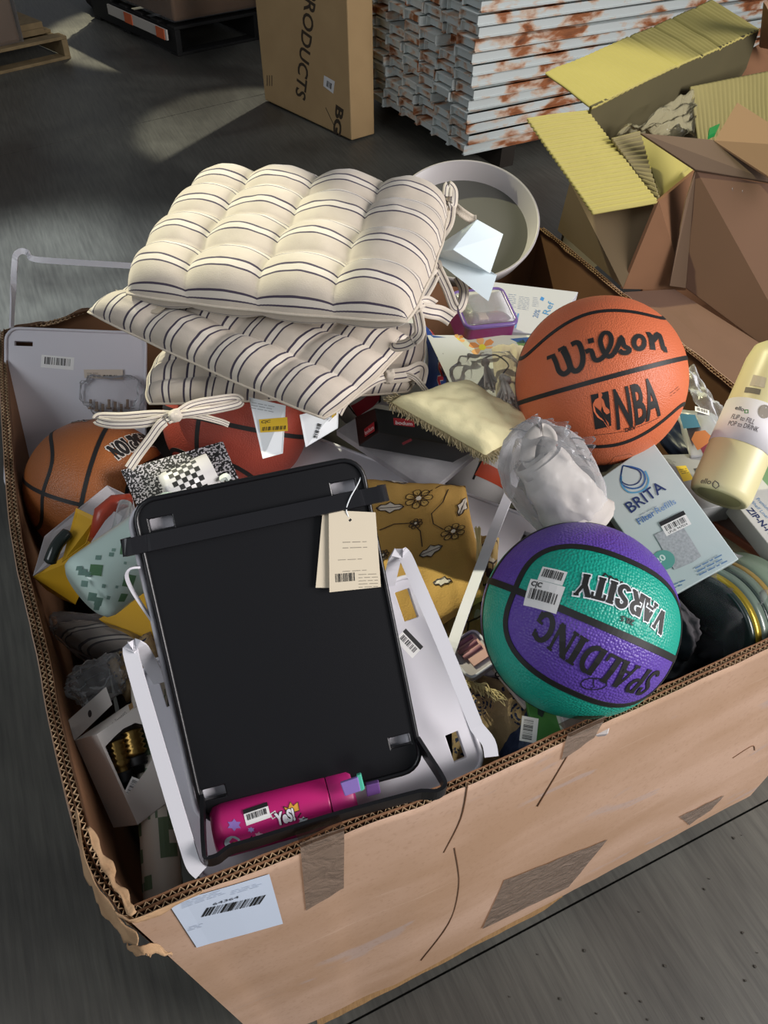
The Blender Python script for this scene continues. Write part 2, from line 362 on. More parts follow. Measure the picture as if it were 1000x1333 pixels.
GL = {   # slab-serif stroke letters: (advance, [(polyline, width)])
 'V': (.95, [([(.12, 1), (.45, .06)], .2), ([(.8, 1), (.47, .06)], .11), (S_(.14, .96), .09), (S_(.78, .96), .09)]),
 'A': (.95, [([(.12, 0), (.44, .98)], .1), ([(.46, .98), (.8, 0)], .2), ([(.25, .33), (.7, .33)], .09), (S_(.13, .04), .09), (S_(.8, .04, .36), .09)]),
 'R': (.95, [([(.2, 0), (.2, 1)], .2), (arc(.42, .73, .27, .23, 90, -90), .15), ([(.2, .96), (.42, .96)], .09), ([(.2, .5), (.42, .5)], .09), ([(.42, .5), (.72, .04)], .17), (S_(.2, .04), .09), (S_(.12, .96, .16), .09), (S_(.78, .04, .2), .09)]),
 'S': (.8, [([(.66, .68)] + arc(.4, .74, .25, .22, 20, 200) + arc(.38, .27, .27, .23, 60, -160), .16)]),
 'I': (.5, [([(.25, 0), (.25, 1)], .2), (S_(.25, .04, .42), .09), (S_(.25, .96, .42), .09)]),
 'T': (.85, [([(.42, 0), (.42, 1)], .2), ([(.05, .95), (.8, .95)], .1), (S_(.42, .04, .4), .09), ([(.08, .98), (.08, .72)], .09), ([(.77, .98), (.77, .72)], .09)]),
 'Y': (.9, [([(.45, 0), (.45, .5)], .2), ([(.12, .97), (.45, .45)], .18), ([(.8, .97), (.46, .45)], .11), (S_(.14, .96), .09), (S_(.78, .96), .09), (S_(.45, .04, .4), .09)]),
 'P': (.85, [([(.2, 0), (.2, 1)], .2), (arc(.42, .71, .27, .25, 90, -90), .15), ([(.2, .96), (.42, .96)], .09), ([(.2, .46), (.42, .46)], .09), (S_(.2, .04), .09), (S_(.12, .96, .16), .09)]),
 'L': (.8, [([(.2, 0), (.2, 1)], .2), (S_(.2, .96, .36), .09), ([(.05, .05), (.7, .05)], .1), ([(.68, .02), (.68, .3)], .09)]),
 'D': (.95, [([(.2, 0), (.2, 1)], .2), (arc(.4, .5, .4, .44, 90, -90, 14), .17), ([(.06, .95), (.42, .95)], .1), ([(.06, .05), (.42, .05)], .1)]),
 'N': (1.0, [([(.15, 0), (.15, 1)], .1), ([(.82, 0), (.82, 1)], .1), ([(.14, .95), (.82, .05)], .2), (S_(.14, .04, .26), .09), (S_(.12, .96, .24), .09), (S_(.82, .96, .26), .09)]),
 'G': (.98, [(arc(.48, .5, .36, .44, 45, 335, 16), .18), ([(.8, .1), (.8, .45)], .14), (S_(.74, .43, .32), .09), ([(.76, .7), (.76, .96)], .08)]),
 'C': (.9, [(arc(.48, .5, .36, .44, 45, 315, 16), .18), ([(.76, .7), (.76, .96)], .08)]),
 'H': (1.0, [([(.2, 0), (.2, 1)], .2), ([(.8, 0), (.8, 1)], .2), ([(.2, .5), (.8, .5)], .1), (S_(.2, .04), .09), (S_(.2, .96), .09), (S_(.8, .04), .09), (S_(.8, .96), .09)]),
 'M': (1.2, [([(.15, 0), (.15, 1)], .12), ([(1.0, 0), (1.0, 1)], .2), ([(.15, .95), (.57, .1)], .2), ([(.57, .1), (1.0, .95)], .1), (S_(.15, .04), .09), (S_(1.0, .04), .09), (S_(.15, .96), .09), (S_(1.0, .96), .09)]),
 'O': (1.0, [(arc(.5, .5, .36, .42, 0, 360, 22), .19)]),
 'w': (1.55, [([(-.08, .98), (.2, 1.0)], .12), ([(.14, 1.0), (.3, .15)] , .26), ([(.3, .12), (.55, .2), (.68, .95)], .15), ([(.6, 1), (.78, .97)], .12), ([(.68, .95), (.84, .15)], .26), ([(.84, .12), (1.1, .2), (1.25, .8), (1.1, .98)], .15), (S_(1.18, .97, .3), .11)]),
 'i': (.42, [([(.05, .6), (.2, .6), (.2, .15), (.36, .08)], .17), ([(.19, .84), (.19, .98)], .17)]),
 'l': (.42, [([(.05, .45), (.25, .85), (.3, 1.0), (.16, .98), (.14, .3), (.22, .08), (.4, .12)], .15)]),
 's': (.5, [([(-.02, .1), (.1, .25), (.3, .62), (.36, .35), (.3, .08), (.08, .05)], .15)]),
 'o': (.62, [(arc(.3, .33, .2, .25, 0, 360, 14), .17)]),
 'n': (.72, [([(.08, .6), (.14, .55), (.14, .05)], .16), ([(.16, .45), (.32, .6), (.48, .52), (.48, .12), (.64, .08)], .15)]),
}
class Decal:
    def __init__(s, S, layer=0.0006): s.S = S; s.tri = {}; s.lay = layer; s.n = 0; s.cols = []
    def _ci(s, col):
        if isinstance(col, str): col = flat(col)
        if col not in s.cols: s.cols.append(col)
        return s.cols.index(col)
    def raw(s, pts, faces, col, lay=0): s.tri.setdefault((s._ci(col), lay), []).append((pts, faces)); return s
    def poly(s, pix, col, lay=0, uvp=False):
        p = pix if uvp else [s.S.px(*q) for q in pix]
        if len(p) == 4: p = s.dense(p)
        return s.raw(p[0], p[1], col, lay) if isinstance(p, tuple) else s.raw(p, [tuple(range(len(p)))], col, lay)
    def dense(s, p, k=None):
        p = [np.array(q) for q in p]; L_ = max(np.linalg.norm(p[1] - p[0]), np.linalg.norm(p[3] - p[0]))
        k = max(1, int(L_ / s.S.seg)); k = min(k, 24); v = []; f = []
        for j in range(k + 1):
            for i in range(k + 1):
                a = p[0] * (1 - i / k) + p[1] * i / k; b = p[3] * (1 - i / k) + p[2] * i / k; v.append(tuple(a * (1 - j / k) + b * j / k))
        for j in range(k):
            for i in range(k): q = j * (k + 1) + i; f.append((q, q + 1, q + k + 2, q + k + 1))
        return v, f
    def stroke(s, pts, wd, col, lay=0, uvp=False, closed=False):
        p = [np.array(q if uvp else s.S.px(*q), float) for q in pts]; v = []; f = []; o = []
        for i in range(len(p) - 1):
            k = max(1, int(np.linalg.norm(p[i + 1] - p[i]) / (s.S.seg * 2)))
            o += [p[i] * (1 - j / k) + p[i + 1] * j / k for j in range(k)]
        o.append(p[-1]); n = len(o)
        for i, q in enumerate(o):
            t = unit(o[min(i + 1, n - 1)] - o[max(i - 1, 0)]); nn = np.array([-t[1], t[0]]) * wd / 2; v += [tuple(q + nn), tuple(q - nn)]
        for i in range(n - 1): f.append((2 * i, 2 * i + 1, 2 * i + 3, 2 * i + 2))
        return s.raw(v, f, col, lay)
    def frame(s, pa, pb, uvp=False):
        a = np.array(pa if uvp else s.S.px(*pa)); b = np.array(pb if uvp else s.S.px(*pb)); d = b - a; L_ = np.linalg.norm(d); d = d / L_
        return a, d, np.array([-d[1], d[0]]), L_
    def text(s, t, pa, pb, col, h=None, bold=0.0, slant=0.0, lay=1, uvp=False, outline=None, ow=0.03):
        a, d, u, L_ = s.frame(pa, pb, uvp); v, f, wd = text_tris(t, bold, slant)
        if not len(v): return s
        sx = L_ / wd; sy = sx if h is None else h / 0.7
        if outline: 
            v2, f2, wd2 = text_tris(t, bold + ow, slant)
            if len(v2): s.raw([tuple(a + d * ((q[0] - (wd2 - wd) / 2) * sx) + u * q[1] * sy) for q in v2], f2, outline, lay)
        return s.raw([tuple(a + d * q[0] * sx + u * q[1] * sy) for q in v], f, col, lay + (1 if outline else 0))
    def slabtext(s, t, pa, pb, h, col, outline=None, lay=1, ow=0.14, fat=1.0, arch=0.0):
        a, d, u, L_ = s.frame(pa, pb); adv = sum(GL[c][0] if c in GL else .5 for c in t); sx = L_ / adv; x = 0
        for c in t:
            if c in GL:
                for pl, wd in GL[c][1]:
                    for (cc, ww, ll) in (((outline, (wd * fat + ow) * h, lay),) if outline else ()) + ((col, wd * fat * h, lay + 1),):
                        q = []
                        for i, p in enumerate(pl):
                            xx = (x + p[0]) / adv; q.append(tuple(a + d * ((x + p[0]) * sx) + u * (p[1] * h + arch * 4 * xx * (1 - xx))))
                        if outline and ll == lay:      # lengthen the ends of the outline
                            e = ow * h / 2; t0 = unit(np.array(q[0]) - q[1]); t1 = unit(np.array(q[-1]) - q[-2]); q = [tuple(np.array(q[0]) + t0 * e)] + q[1:-1] + [tuple(np.array(q[-1]) + t1 * e)]
                        s.stroke(q, ww, cc, ll, uvp=True)
                x += GL[c][0]
            else: x += .5
        return s
    def bars(s, pa, pb, h, col=INK, n=26, seed=1, lay=1, uvp=False):
        a, d, u, L_ = s.frame(pa, pb, uvp); rnd = random.Random(seed); x = 0.0; wds = [rnd.choice((1, 1, 2, 3)) for _ in range(2 * n)]; tot = sum(wds)
        for i, w_ in enumerate(wds):
            if i % 2 == 0:
                x0 = x / tot * L_; x1 = (x + w_) / tot * L_; q = [tuple(a + d * x0), tuple(a + d * x1), tuple(a + d * x1 + u * h), tuple(a + d * x0 + u * h)]; s.raw(q, [(0, 1, 2, 3)], col, lay)
            x += w_
        return s
    def lines(s, pa, pb, col, n=3, gap=0.004, wd=0.0012, lay=1, seed=3):   # lines of unreadably small print
        a, d, u, L_ = s.frame(pa, pb); rnd = random.Random(seed)
        for k in range(n):
            x = 0
            while x < L_ * (0.7 + 0.3 * rnd.random()):
                l_ = rnd.uniform(0.004, 0.012); p = a + d * x - u * gap * k; s.stroke([tuple(p), tuple(p + d * min(l_, L_ - x))], wd, col, lay, uvp=True); x += l_ + 0.002
        return s
    def emit(s, name, parent, label=None):
        m = M()
        for (ci, lay), lst in sorted(s.tri.items(), key=lambda q: q[0][1]):
            for pts, faces in lst:
                if getattr(s.S, 'seg', 9) < 1 and any(len(q) == 3 for q in faces) and len(pts) > 4: pts, faces = subdiv(pts, faces, s.S.seg)
                m.add([s.S.at(q[0], q[1], s.lay * (.15 if getattr(s.S, 'seg', 9) > .5 else 1) * (1 + lay)) for q in pts], faces, ci)
        return obj(name, m, s.cols, parent, recalc=False, label=label)
def subdiv(pts, faces, mx):
    bm = bmesh.new(); vs = [bm.verts.new((p[0], p[1], 0)) for p in pts]
    for q in faces:
        try: bm.faces.new([vs[i] for i in q])
        except ValueError: pass
    bmesh.ops.triangulate(bm, faces=bm.faces)
    for _ in range(3):
        e = [x for x in bm.edges if x.calc_length() > mx]
        if not e: break
        bmesh.ops.subdivide_edges(bm, edges=e, cuts=1); bmesh.ops.triangulate(bm, faces=[q for q in bm.faces if len(q.verts) > 3])
    bm.verts.index_update(); p = [(v.co.x, v.co.y) for v in bm.verts]; f = [tuple(v.index for v in q.verts) for q in bm.faces]; bm.free(); return p, f
def sticker(parent, S, corner, along, w_, h_, seed=1, head=None, txt=None, col='ecebe8', name='price_sticker', k=0.55, foot=None, off=.0006):
    """a small white label: corner and along are points on the surface in the photograph"""
    D = Decal(S, off); a, d, u, L_ = D.frame(corner, along); 
    D.poly([tuple(a), tuple(a + d * w_), tuple(a + d * w_ + u * h_), tuple(a + u * h_)], col, 0, uvp=True)
    top = 0.9 if not txt else 0.7
    if head: 
        D.poly([tuple(a + u * h_ * .72), tuple(a + d * w_ + u * h_ * .72), tuple(a + d * w_ + u * h_), tuple(a + u * h_)], head, 1, uvp=True); top = 0.68
    D.bars(tuple(a + d * w_ * .1 + u * h_ * .28), tuple(a + d * w_ * .9 + u * h_ * .28), h_ * (top - .32), n=18, seed=seed, uvp=True)
    if foot: D.text(foot, tuple(a + d * w_ * .12 + u * h_ * .07), tuple(a + d * w_ * .88 + u * h_ * .07), INK, h=h_ * .15, uvp=True)
    if txt: D.text(txt, tuple(a + d * w_ * .08 + u * h_ * .75), tuple(a + d * w_ * .4 + u * h_ * .75), INK, h=h_ * .17, bold=.03, uvp=True)
    return D.emit(name, parent)

# ------------------------------------------------------------------ the setting
def floor_mat():
    m, nt, b, N, L = nodes('worn_concrete'); tc = N.new('ShaderNodeTexCoord')
    n1 = N.new('ShaderNodeTexNoise'); n1.inputs['Scale'].default_value = 1.3; n1.inputs['Detail'].default_value = 8; n1.inputs['Distortion'].default_value = 0.6; L.new(tc.outputs['Object'], n1.inputs['Vector'])
    mp = N.new('ShaderNodeMapping'); mp.inputs['Rotation'].default_value = (0, 0, math.radians(12)); mp.inputs['Scale'].default_value = (45, 3, 1); L.new(tc.outputs['Object'], mp.inputs[0])
    n2 = N.new('ShaderNodeTexNoise'); n2.inputs['Scale'].default_value = 2.0; n2.inputs['Detail'].default_value = 6; L.new(mp.outputs[0], n2.inputs['Vector'])
    r1 = N.new('ShaderNodeValToRGB'); r1.color_ramp.elements[0].position = 0.36; r1.color_ramp.elements[1].position = 0.66
    r1.color_ramp.elements[0].color = lin('43423e'); r1.color_ramp.elements[1].color = lin('66665f'); L.new(n1.outputs[0], r1.inputs[0])
    r2 = N.new('ShaderNodeValToRGB'); r2.color_ramp.elements[0].position = 0.3; r2.color_ramp.elements[1].position = 0.7
    r2.color_ramp.elements[0].color = (0.72, 0.72, 0.72, 1); r2.color_ramp.elements[1].color = (1.12, 1.12, 1.1, 1); L.new(n2.outputs[0], r2.inputs[0])
    mx = N.new('ShaderNodeMix'); mx.data_type = 'RGBA'; mx.blend_type = 'MULTIPLY'; mx.inputs[0].default_value = 1; L.new(r1.outputs[0], mx.inputs[6]); L.new(r2.outputs[0], mx.inputs[7]); L.new(mx.outputs[2], b.inputs['Base Color'])
    rr = math_(N, L, 'MULTIPLY_ADD', n1.outputs[0], 0.5, 0.25); L.new(rr, b.inputs['Roughness'])
    bp = N.new('ShaderNodeBump'); bp.inputs['Strength'].default_value = 0.25; bp.inputs['Distance'].default_value = 0.004; L.new(n2.outputs[0], bp.inputs['Height']); L.new(bp.outputs[0], b.inputs['Normal'])
    return m
# the slab is cut by saw joints into bays: each bay a slab of its own with an open joint between
ja0, ja1 = P(0, 203, 0), P(345, 122, 0); jdir = unit(ja1 - ja0)      # far joint
jb0, jb1 = P(508, 1304, 0), P(932, 1078, 0); jd2 = unit(jb1 - jb0)   # near joint
FM = floor_mat(); fl = M()
A0, A1 = ja0 - jdir * 8, ja0 + jdir * 12; B0, B1 = jb0 - jd2 * 7, jb0 + jd2 * 12
g = 0.0022; nA = V3(-jdir[1], jdir[0], 0); nB = V3(-jd2[1], jd2[0], 0); dn = V3(0, 0, -0.12)
fl.add(*hexa([A0 + nA * g, A1 + nA * g, V3(16, 18, 0), V3(-9, 18, 0)], dn))
fl.add(*hexa([B0 + nB * g, B1 + nB * g, A1 - nA * g, A0 - nA * g], dn))
fl.add(*hexa([V3(-9, -7, 0), V3(16, -7, 0), B1 - nB * g, B0 - nB * g], dn))
fl.add(*hexa([V3(-9, -7, -.02), V3(16, -7, -.02), V3(16, 18, -.02), V3(-9, 18, -.02)], dn))
tag(obj('floor', fl, FM, loc=(0, 0, 0)), kind='structure')
# paint chips and grit on the near floor: flat flakes
gr = M(); rnd = random.Random(4)
for i in range(34):
    x = rnd.uniform(640, 1000); y = rnd.uniform(1060, 1330); c = P(x, y, 0.0012)
    if c[1] > 0.27: continue
    r_ = rnd.uniform(.001, .0035); k = 5; pts = [c + V3(math.cos(2 * PI * j / k) * r_ * rnd.uniform(.5, 1.2), math.sin(2 * PI * j / k) * r_ * rnd.uniform(.5, 1.2), 0) for j in range(k)]
    gr.add(*hexa(pts, V3(0, 0, .0015)))
tag(obj('floor_grit', gr, mat('grit', '3c3a34', .9)), 'scattered dark grit and chips on the concrete floor in front of the big box', 'debris', kind='stuff')

# ------------------------------------------------------------------ stack of rusty white steel panels
rust = None
def rusty():
    m, nt, b, N, L = nodes('rusty_white_steel'); tc = N.new('ShaderNodeTexCoord'); b.inputs['Roughness'].default_value = .6
    n = N.new('ShaderNodeTexNoise'); n.inputs['Scale'].default_value = 11; n.inputs['Detail'].default_value = 7; n.inputs['Distortion'].default_value = .3
    mp = N.new('ShaderNodeMapping'); mp.inputs['Scale'].default_value = (.55, 1, 1.3); oi = N.new('ShaderNodeObjectInfo'); va = N.new('ShaderNodeVectorMath'); va.operation = 'MULTIPLY_ADD'; va.inputs[1].default_value = (9, 5, 7); L.new(oi.outputs['Random'], va.inputs[0]); L.new(tc.outputs['Object'], va.inputs[2]); L.new(va.outputs[0], mp.inputs[0]); L.new(mp.outputs[0], n.inputs['Vector'])
    n3 = N.new('ShaderNodeTexNoise'); n3.inputs['Scale'].default_value = 3; L.new(tc.outputs['Object'], n3.inputs['Vector'])
    s = math_(N, L, 'MULTIPLY_ADD', n3.outputs[0], 0.5, n.outputs[0])
    r = N.new('ShaderNodeValToRGB'); e = r.color_ramp.elements; e[0].position = .73; e[0].color = lin('d4dcda'); e[1].position = 1.0; e[1].color = lin('6b3f28')
    x = r.color_ramp.elements.new(.79); x.color = lin('d9c3ae'); x = r.color_ramp.elements.new(.87); x.color = lin('a8683f')
    L.new(s, r.inputs[0]); L.new(r.outputs[0], b.inputs['Base Color']); return m
RUST = rusty()
so = V3(2.085, 3.479, 0.0); sr = unit(V3(.427, .058, 0)); sl = V3(-sr[1], sr[0], 0)
stk = thing('panel_stack', 'stack of rusty white steel decking panels on floor behind the grey dish', 'steel panels', so)
rnd = random.Random(11); layers = 13; ph = 0.052; shared = {}
def beam_mesh(L_, W_, H_):     # an open channel with rolled lips and a cut end
    m = M(); t = .006
    m.add(*cuboid((0, 0, 0), (L_, t, H_))); m.add(*cuboid((0, W_ - t, 0), (L_, W_, H_)))
    m.add(*cuboid((0.0, 0, H_ - t), (L_, W_, H_))); m.add(*cuboid((0, -.006, 0), (L_, .012, t)))
    m.add(*cuboid((0.02, t, .004), (.03, W_ - t, H_ - t)))
    return m
cols = 8; bw = 0.15
for k in range(layers):
    for c in range(cols):
        off = rnd.uniform(-.012, .016) + (.05 if k in (3, 8) and c % 3 == 1 else 0) + (rnd.choice((0, 0, 0, .03)) if c else 0)
        key = ('front' if c == 0 else 'rear')
        if key not in shared:
            o = obj('panel', beam_mesh(3.4 if c == 0 else 1.6, bw - .006, ph - .005), RUST, stk, loc=None); shared[key] = o
            o.data.transform(Matrix.Translation((o.location[0], o.location[1], 0))) if False else None
            V = np.zeros(len(o.data.vertices) * 3); o.data.vertices.foreach_get('co', V); V = V.reshape(-1, 3) + np.array([so[0], so[1], so[2]]); o.data.vertices.foreach_set('co', V.ravel())
        else:
            o = shared[key].copy(); COL.objects.link(o); o.parent = stk
        p = sr * off + sl * (c * bw + (rnd.uniform(-.006, .010) if c else rnd.uniform(-.012, .012))) + V3(0, 0, .11 + k * ph)
        o.location = p.tolist(); o.rotation_euler = (0, rnd.uniform(-.003, .003), math.atan2(sr[1], sr[0]) + rnd.uniform(-.006, .006)); WL[o.name] = so
dk = mat('dark_timber', '2a241d', .9)
for i in range(3):
    a = so + sr * (.25 + i * 1.3); obj('bearer', hexa([a, a + sr * .09, a + sr * .09 + sl * 1.2, a + sl * 1.2], V3(0, 0, .108)), dk, stk)

# ------------------------------------------------------------------ tall carton and wrapped pallets at the back
a = P(345, 130, .01); b_ = P(458, 183, .01); zt = 1.75
tilt = V3(-.02, .16, 0); right = b_ - a; nn = unit(V3(-right[1], right[0], 0)); 
pc = thing('tall_carton', 'tall flat kraft carton standing on end, printed down its face', 'box', (a + b_) / 2)
face = [a, b_, b_ + tilt + V3(0, 0, zt), a + tilt + V3(0, 0, zt)]
obj('carton_body', slab(face, .17), mat('carton_tan', 'b3966b', .8, var=.3, vscale=6, col2='9a7d55'), pc, bevel=.006)
Sp = Plane([face[0], face[1], face[3]]); D = Decal(Sp, .0015)
D.text('PRODUCTS', (399, -20), (385, 123), 'uv' and '3a2f22', h=.085, bold=.02)
D.stroke([(424, 140), (440, 186 - 12)], .005, '3a2f22'); D.text('BG', (438, 136), (434, 172), '3a2f22', h=.06, bold=.04)
for k in range(3): D.stroke([(348 + k * 3, 98), (348 + k * 3, 112)], .008, '5a4a36')
D.poly([(422, 98), (436, 106), (434, 122), (421, 112)], 'd8d8d8', 1); D.bars((425, 112), (432, 117), .03, n=7, lay=2)
D.emit('print', pc)

def pallet(name, o, ux, uy, nb, L_, W_, label, mt, h=.13):
    t = thing(name, label, 'pallet', o); uz = V3(0, 0, 1)
    def bx(nm, x0, x1, y0, y1, z0, z1):
        c = [o + ux * x + uy * y + uz * z0 for x, y in ((x0, y0), (x1, y0), (x1, y1), (x0, y1))]; return obj(nm, hexa(c, uz * (z1 - z0)), mt, t, bevel=.003)
    for i in range(nb):
        y = i * (W_ - .09) / (nb - 1); bx('deck_board', 0, L_, y, y + .09, h - .018, h); 
        if i in (0, nb // 2, nb - 1): bx('bottom_board', 0, L_, y, y + .09, 0, .018)
    for i in range(3):
        x = i * (L_ - .04) / 2; bx('stringer', x, x + .04, 0, W_, .018, h - .018)
    return t
WOOD = mat('pallet_wood', '8d7a58', .85, var=.5, vscale=12, col2='5f4f36'); DKW = mat('black_pallet', '121212', .7)
pu = unit(P(95, 78, 0) - P(0, 100, 0)); pv = V3(-pu[1], pu[0], 0); po = P(93, 76, 0) - pu * 1.1
pallet('wooden_pallet', po, pu, pv, 6, 1.1, 1.0, 'worn wooden pallet under the film-wrapped load, back left', WOOD)
STR = mat('wrapped_brown', '6d5740', .6, var=.5, vscale=4, col2='4a3a2a')
def wrapped(name, o, ux, uy, L_, W_, z0, z1, label, seed, mt=STR):
    t = thing(name, label, 'wrapped load', o + V3(0, 0, z0)); 
    c = [o + ux * x + uy * y + V3(0, 0, z0) for x, y in ((0, 0), (L_, 0), (L_, W_), (0, W_))]
    obj('carton', hexa(c, V3(0, 0, z1 - z0)), mt, t, bevel=.02)
    cc = sum(c) / 4
    def fn(u, v):
        s = u * 4; i = int(s) % 4; p = c[i] * (1 - s % 1) + c[(i + 1) % 4] * (s % 1) if u < 1 else c[0]
        q = p + unit(p - cc) * (.012 + .02 * abs(fbm(p + V3(0, 0, v * 3), 3, seed))); q[2] = z0 + .004 + (z1 - z0 + .02) * v + .02 * nz(p, 6, seed) * min(1, v * 8); return q
    v, f, uv = grid(fn, 64, 14); obj('stretch_film', (v, f), FILM, t, smooth=True); return t
wrapped('wrapped_load', po + pu * .04 + pv * .05, pu, pv, .78, .85, .13, 1.1, 'film-wrapped brown load on the wooden pallet, back left', 2)
bo = po + pu * .84 + pv * .12
for i, z in enumerate((0, .035)):
    c = [bo + pu * x + pv * y + V3(0, 0, .13 + z) for x, y in ((0, 0), (.18, 0), (.18, .5), (0, .5))]
    obj('kraft_sheet', hexa(c, V3(0, 0, .033)), WOOD, loc=c[0]); o = bpy.data.objects['kraft_sheet' + ('.001' if i else '')]
    tag(o, ['lower tan board lying on the pallet beside the wrapped load', 'upper tan board on the pallet beside the wrapped load'][i], 'board', 'tan boards on the pallet')
qa, qb = P(232, 74, 0), P(346, 50, 0); qu = unit(qb - qa); qv = unit(P(135, -20, 0) - qa); qv = unit(qv - (qv @ qu) * qu)
pallet('black_pallet', qa, qu, qv, 6, 1.3, 1.1, 'dark pallet in shade under the big film-wrapped carton', DKW, .17)
wrapped('wrapped_carton', qa + qu * .02 + qv * .02, qu, qv, 1.25, 1.05, .19, 1.1, 'big film-wrapped brown carton beside the tall flat carton', 5, mat('wrapped_carton_card', '7a5b3c', .8, var=.4, vscale=5))
p0 = qa + qv * .05 + V3(0, 0, .12) - qu * .03
st = obj('safety_strip', sweep([p0 + qv * .0, p0 + qv * .75 + V3(0, 0, .0)], V3(0, 0, 1), .012, .06), [mat('strip_white', 'c9c4bc', .5)], loc=p0)
tag(st, 'orange and white striped strip low on the wrapped carton side', 'strip')
for k in (0.02, .42): obj('orange_band', sweep([p0 - qu * .009 + qv * k, p0 - qu * .009 + qv * (k + .1)], V3(0, 0, 1), .004, .062), mat('orange', 'd9683c', .6), st)
# a dark bundle behind the wrapped carton's far corner
bc = P(143, 6, .02); tag(obj('dark_bundle', (lambda g_: (g_[0], g_[1]))(grid(lambda u, v: bc + V3(.17 * math.cos(2 * PI * u) * math.sin(PI * v), .2 * math.sin(2 * PI * u) * math.sin(PI * v), .14 * -math.cos(PI * v) + .08) * (1 + .2 * nz((math.cos(2 * PI * u), math.sin(2 * PI * u), v * 2), 2)), 24, 12)), mat('dark_bag', '2b2620', .6), smooth=True), 'small dark bundle on floor behind the wrapped carton, top edge', 'bundle')

# ------------------------------------------------------------------ the big corrugated box
RZ = 0.85; BZ = 0.10
def rimpts(px): return [P(x, y, RZ) for x, y in px]
left_t = rimpts([(168, 1190), (152, 1165), (132, 1140), (112, 1100), (98, 1050), (82, 985), (68, 922), (57, 859), (41, 790), (28, 735), (17, 665), (9, 566), (4, 480), (5, 428)])
front_t = rimpts([(168, 1190), (205, 1175), (240, 1160), (300, 1138), (395, 1101), (450, 1077), (545, 1042), (600, 1019), (670, 988), (740, 955), (820, 919), (910, 879), (1000, 838), (1110, 788), (1231, 733)])
right_t = [V3(1.065, .315, RZ), V3(1.068, .6, RZ), V3(1.066, .9, RZ), V3(1.07, 1.15, RZ), V3(1.07, 1.405, RZ)]
back_t = [V3(1.07, 1.405, RZ), V3(.8, 1.41, RZ), V3(.5, 1.415, RZ), V3(.2, 1.41, RZ), V3(.08, 1.40, RZ + .004), V3(-.02, 1.395, RZ - .002), V3(-.094, 1.391, RZ)]
box = thing('gaylord_box', 'big open corrugated bulk box full of mixed goods, nearest to the camera', 'box', (.49, .86, BZ))
def wall(name, top, inward, lean=(0, 0, 0), th=.013, jag=.002, seed=0, wave=True):
    top = smoothpath(top, 10); n = len(top); inward = np.array(inward, float)
    s = [0]; 
    for i in range(1, n): s.append(s[-1] + np.linalg.norm(top[i] - top[i - 1]))
    def inn(i):
        t = unit(top[min(i + 1, n - 1)] - top[max(i - 1, 0)]); q = np.cross(t, V3(0, 0, 1)); return unit(q if q @ inward > 0 else -q)
    m = M()
    for k, (o0, zz) in enumerate(((-th / 2, 0), (0, .035), (th / 2, 0))):
        v = []; f = []
        rows = [0, .02, .06, .14, .25, .4, .6, 1.0]
        for i in range(n):
            q = inn(i); tp = top[i] + V3(0, 0, jag * fbm((s[i] * 18, seed + k, 0)) * (2 if k != 1 else 1))
            for r_ in rows:
                if k == 1 and r_ > .06: continue
                z = tp[2] - r_ * (RZ - BZ); bulge = math.sin(PI * min(1, r_)) * .006 * math.sin(PI * s[i] / s[-1]) * -1
                wr = (.0008 if name == 'front_wall' else .0035) * fbm((s[i] * 4, z * 5, seed)) * min(1, r_ * 6) if k == 0 else 0
                p = V3(tp[0], tp[1], z) + V3(*lean) * r_ * max(0, 1 - s[i] / .35) + q * (o0 + bulge + wr)
                v += [p - q * .0006, p + q * .0006]
        R_ = len(rows) if k != 1 else 3
        for i in range(n - 1):
            for r_ in range(R_ - 1):
                for d in (0, 1):
                    a = (i * R_ + r_) * 2 + d; b = ((i + 1) * R_ + r_) * 2 + d; f.append((a, b, b + 2, a + 2))
            a = i * R_ * 2; b = (i + 1) * R_ * 2; f.append((a, a + 1, b + 1, b))
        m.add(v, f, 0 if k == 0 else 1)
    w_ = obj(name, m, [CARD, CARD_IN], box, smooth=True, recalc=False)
    if wave:
        pit = .0085; mm = M()
        for (a0, a1) in ((-th / 2 + .0006, -.0006), (.0006, th / 2 - .0006)):
            v = []; f = []; k = int(s[-1] / (pit / 2)); j = 0
            for q in range(k + 1):
                d = q * pit / 2
                while j < n - 2 and s[j + 1] < d: j += 1
                t = (d - s[j]) / max(s[j + 1] - s[j], 1e-6); p = top[j] * (1 - t) + top[min(j + 1, n - 1)] * t; nn_ = inn(j)
                o_ = a0 if q % 2 else a1; dz = -.0015 + .0012 * nz((d * 30, a0 * 99, seed))
                for e in (-.0005, .0005): v += [p + nn_ * (o_ + e) + V3(0, 0, dz), p + nn_ * (o_ + e) + V3(0, 0, -.03)]
            for q in range(k): a = q * 4; f += [(a, a + 1, a + 5, a + 4), (a + 2, a + 3, a + 7, a + 6), (a, a + 2, a + 6, a + 4)]
            mm.add(v, f)
        obj('fluting', mm, CARD_EDGE, w_, recalc=False, kind='stuff')
    return w_
wall('side_wall', left_t, (1, 0, 0), lean=(.10, 0, 0), seed=1)
fw = wall('front_wall', front_t, (0, 1, 0), lean=(.08, 0, 0), seed=2)
wall('side_wall', right_t, (-1, 0, 0), seed=3)
wall('back_wall', back_t, (0, -1, 0), seed=4, jag=.004)
obj('box_floor', cuboid((0.0, .33, BZ + .002), (1.05, 1.39, BZ + .012)), CARD_IN, box)
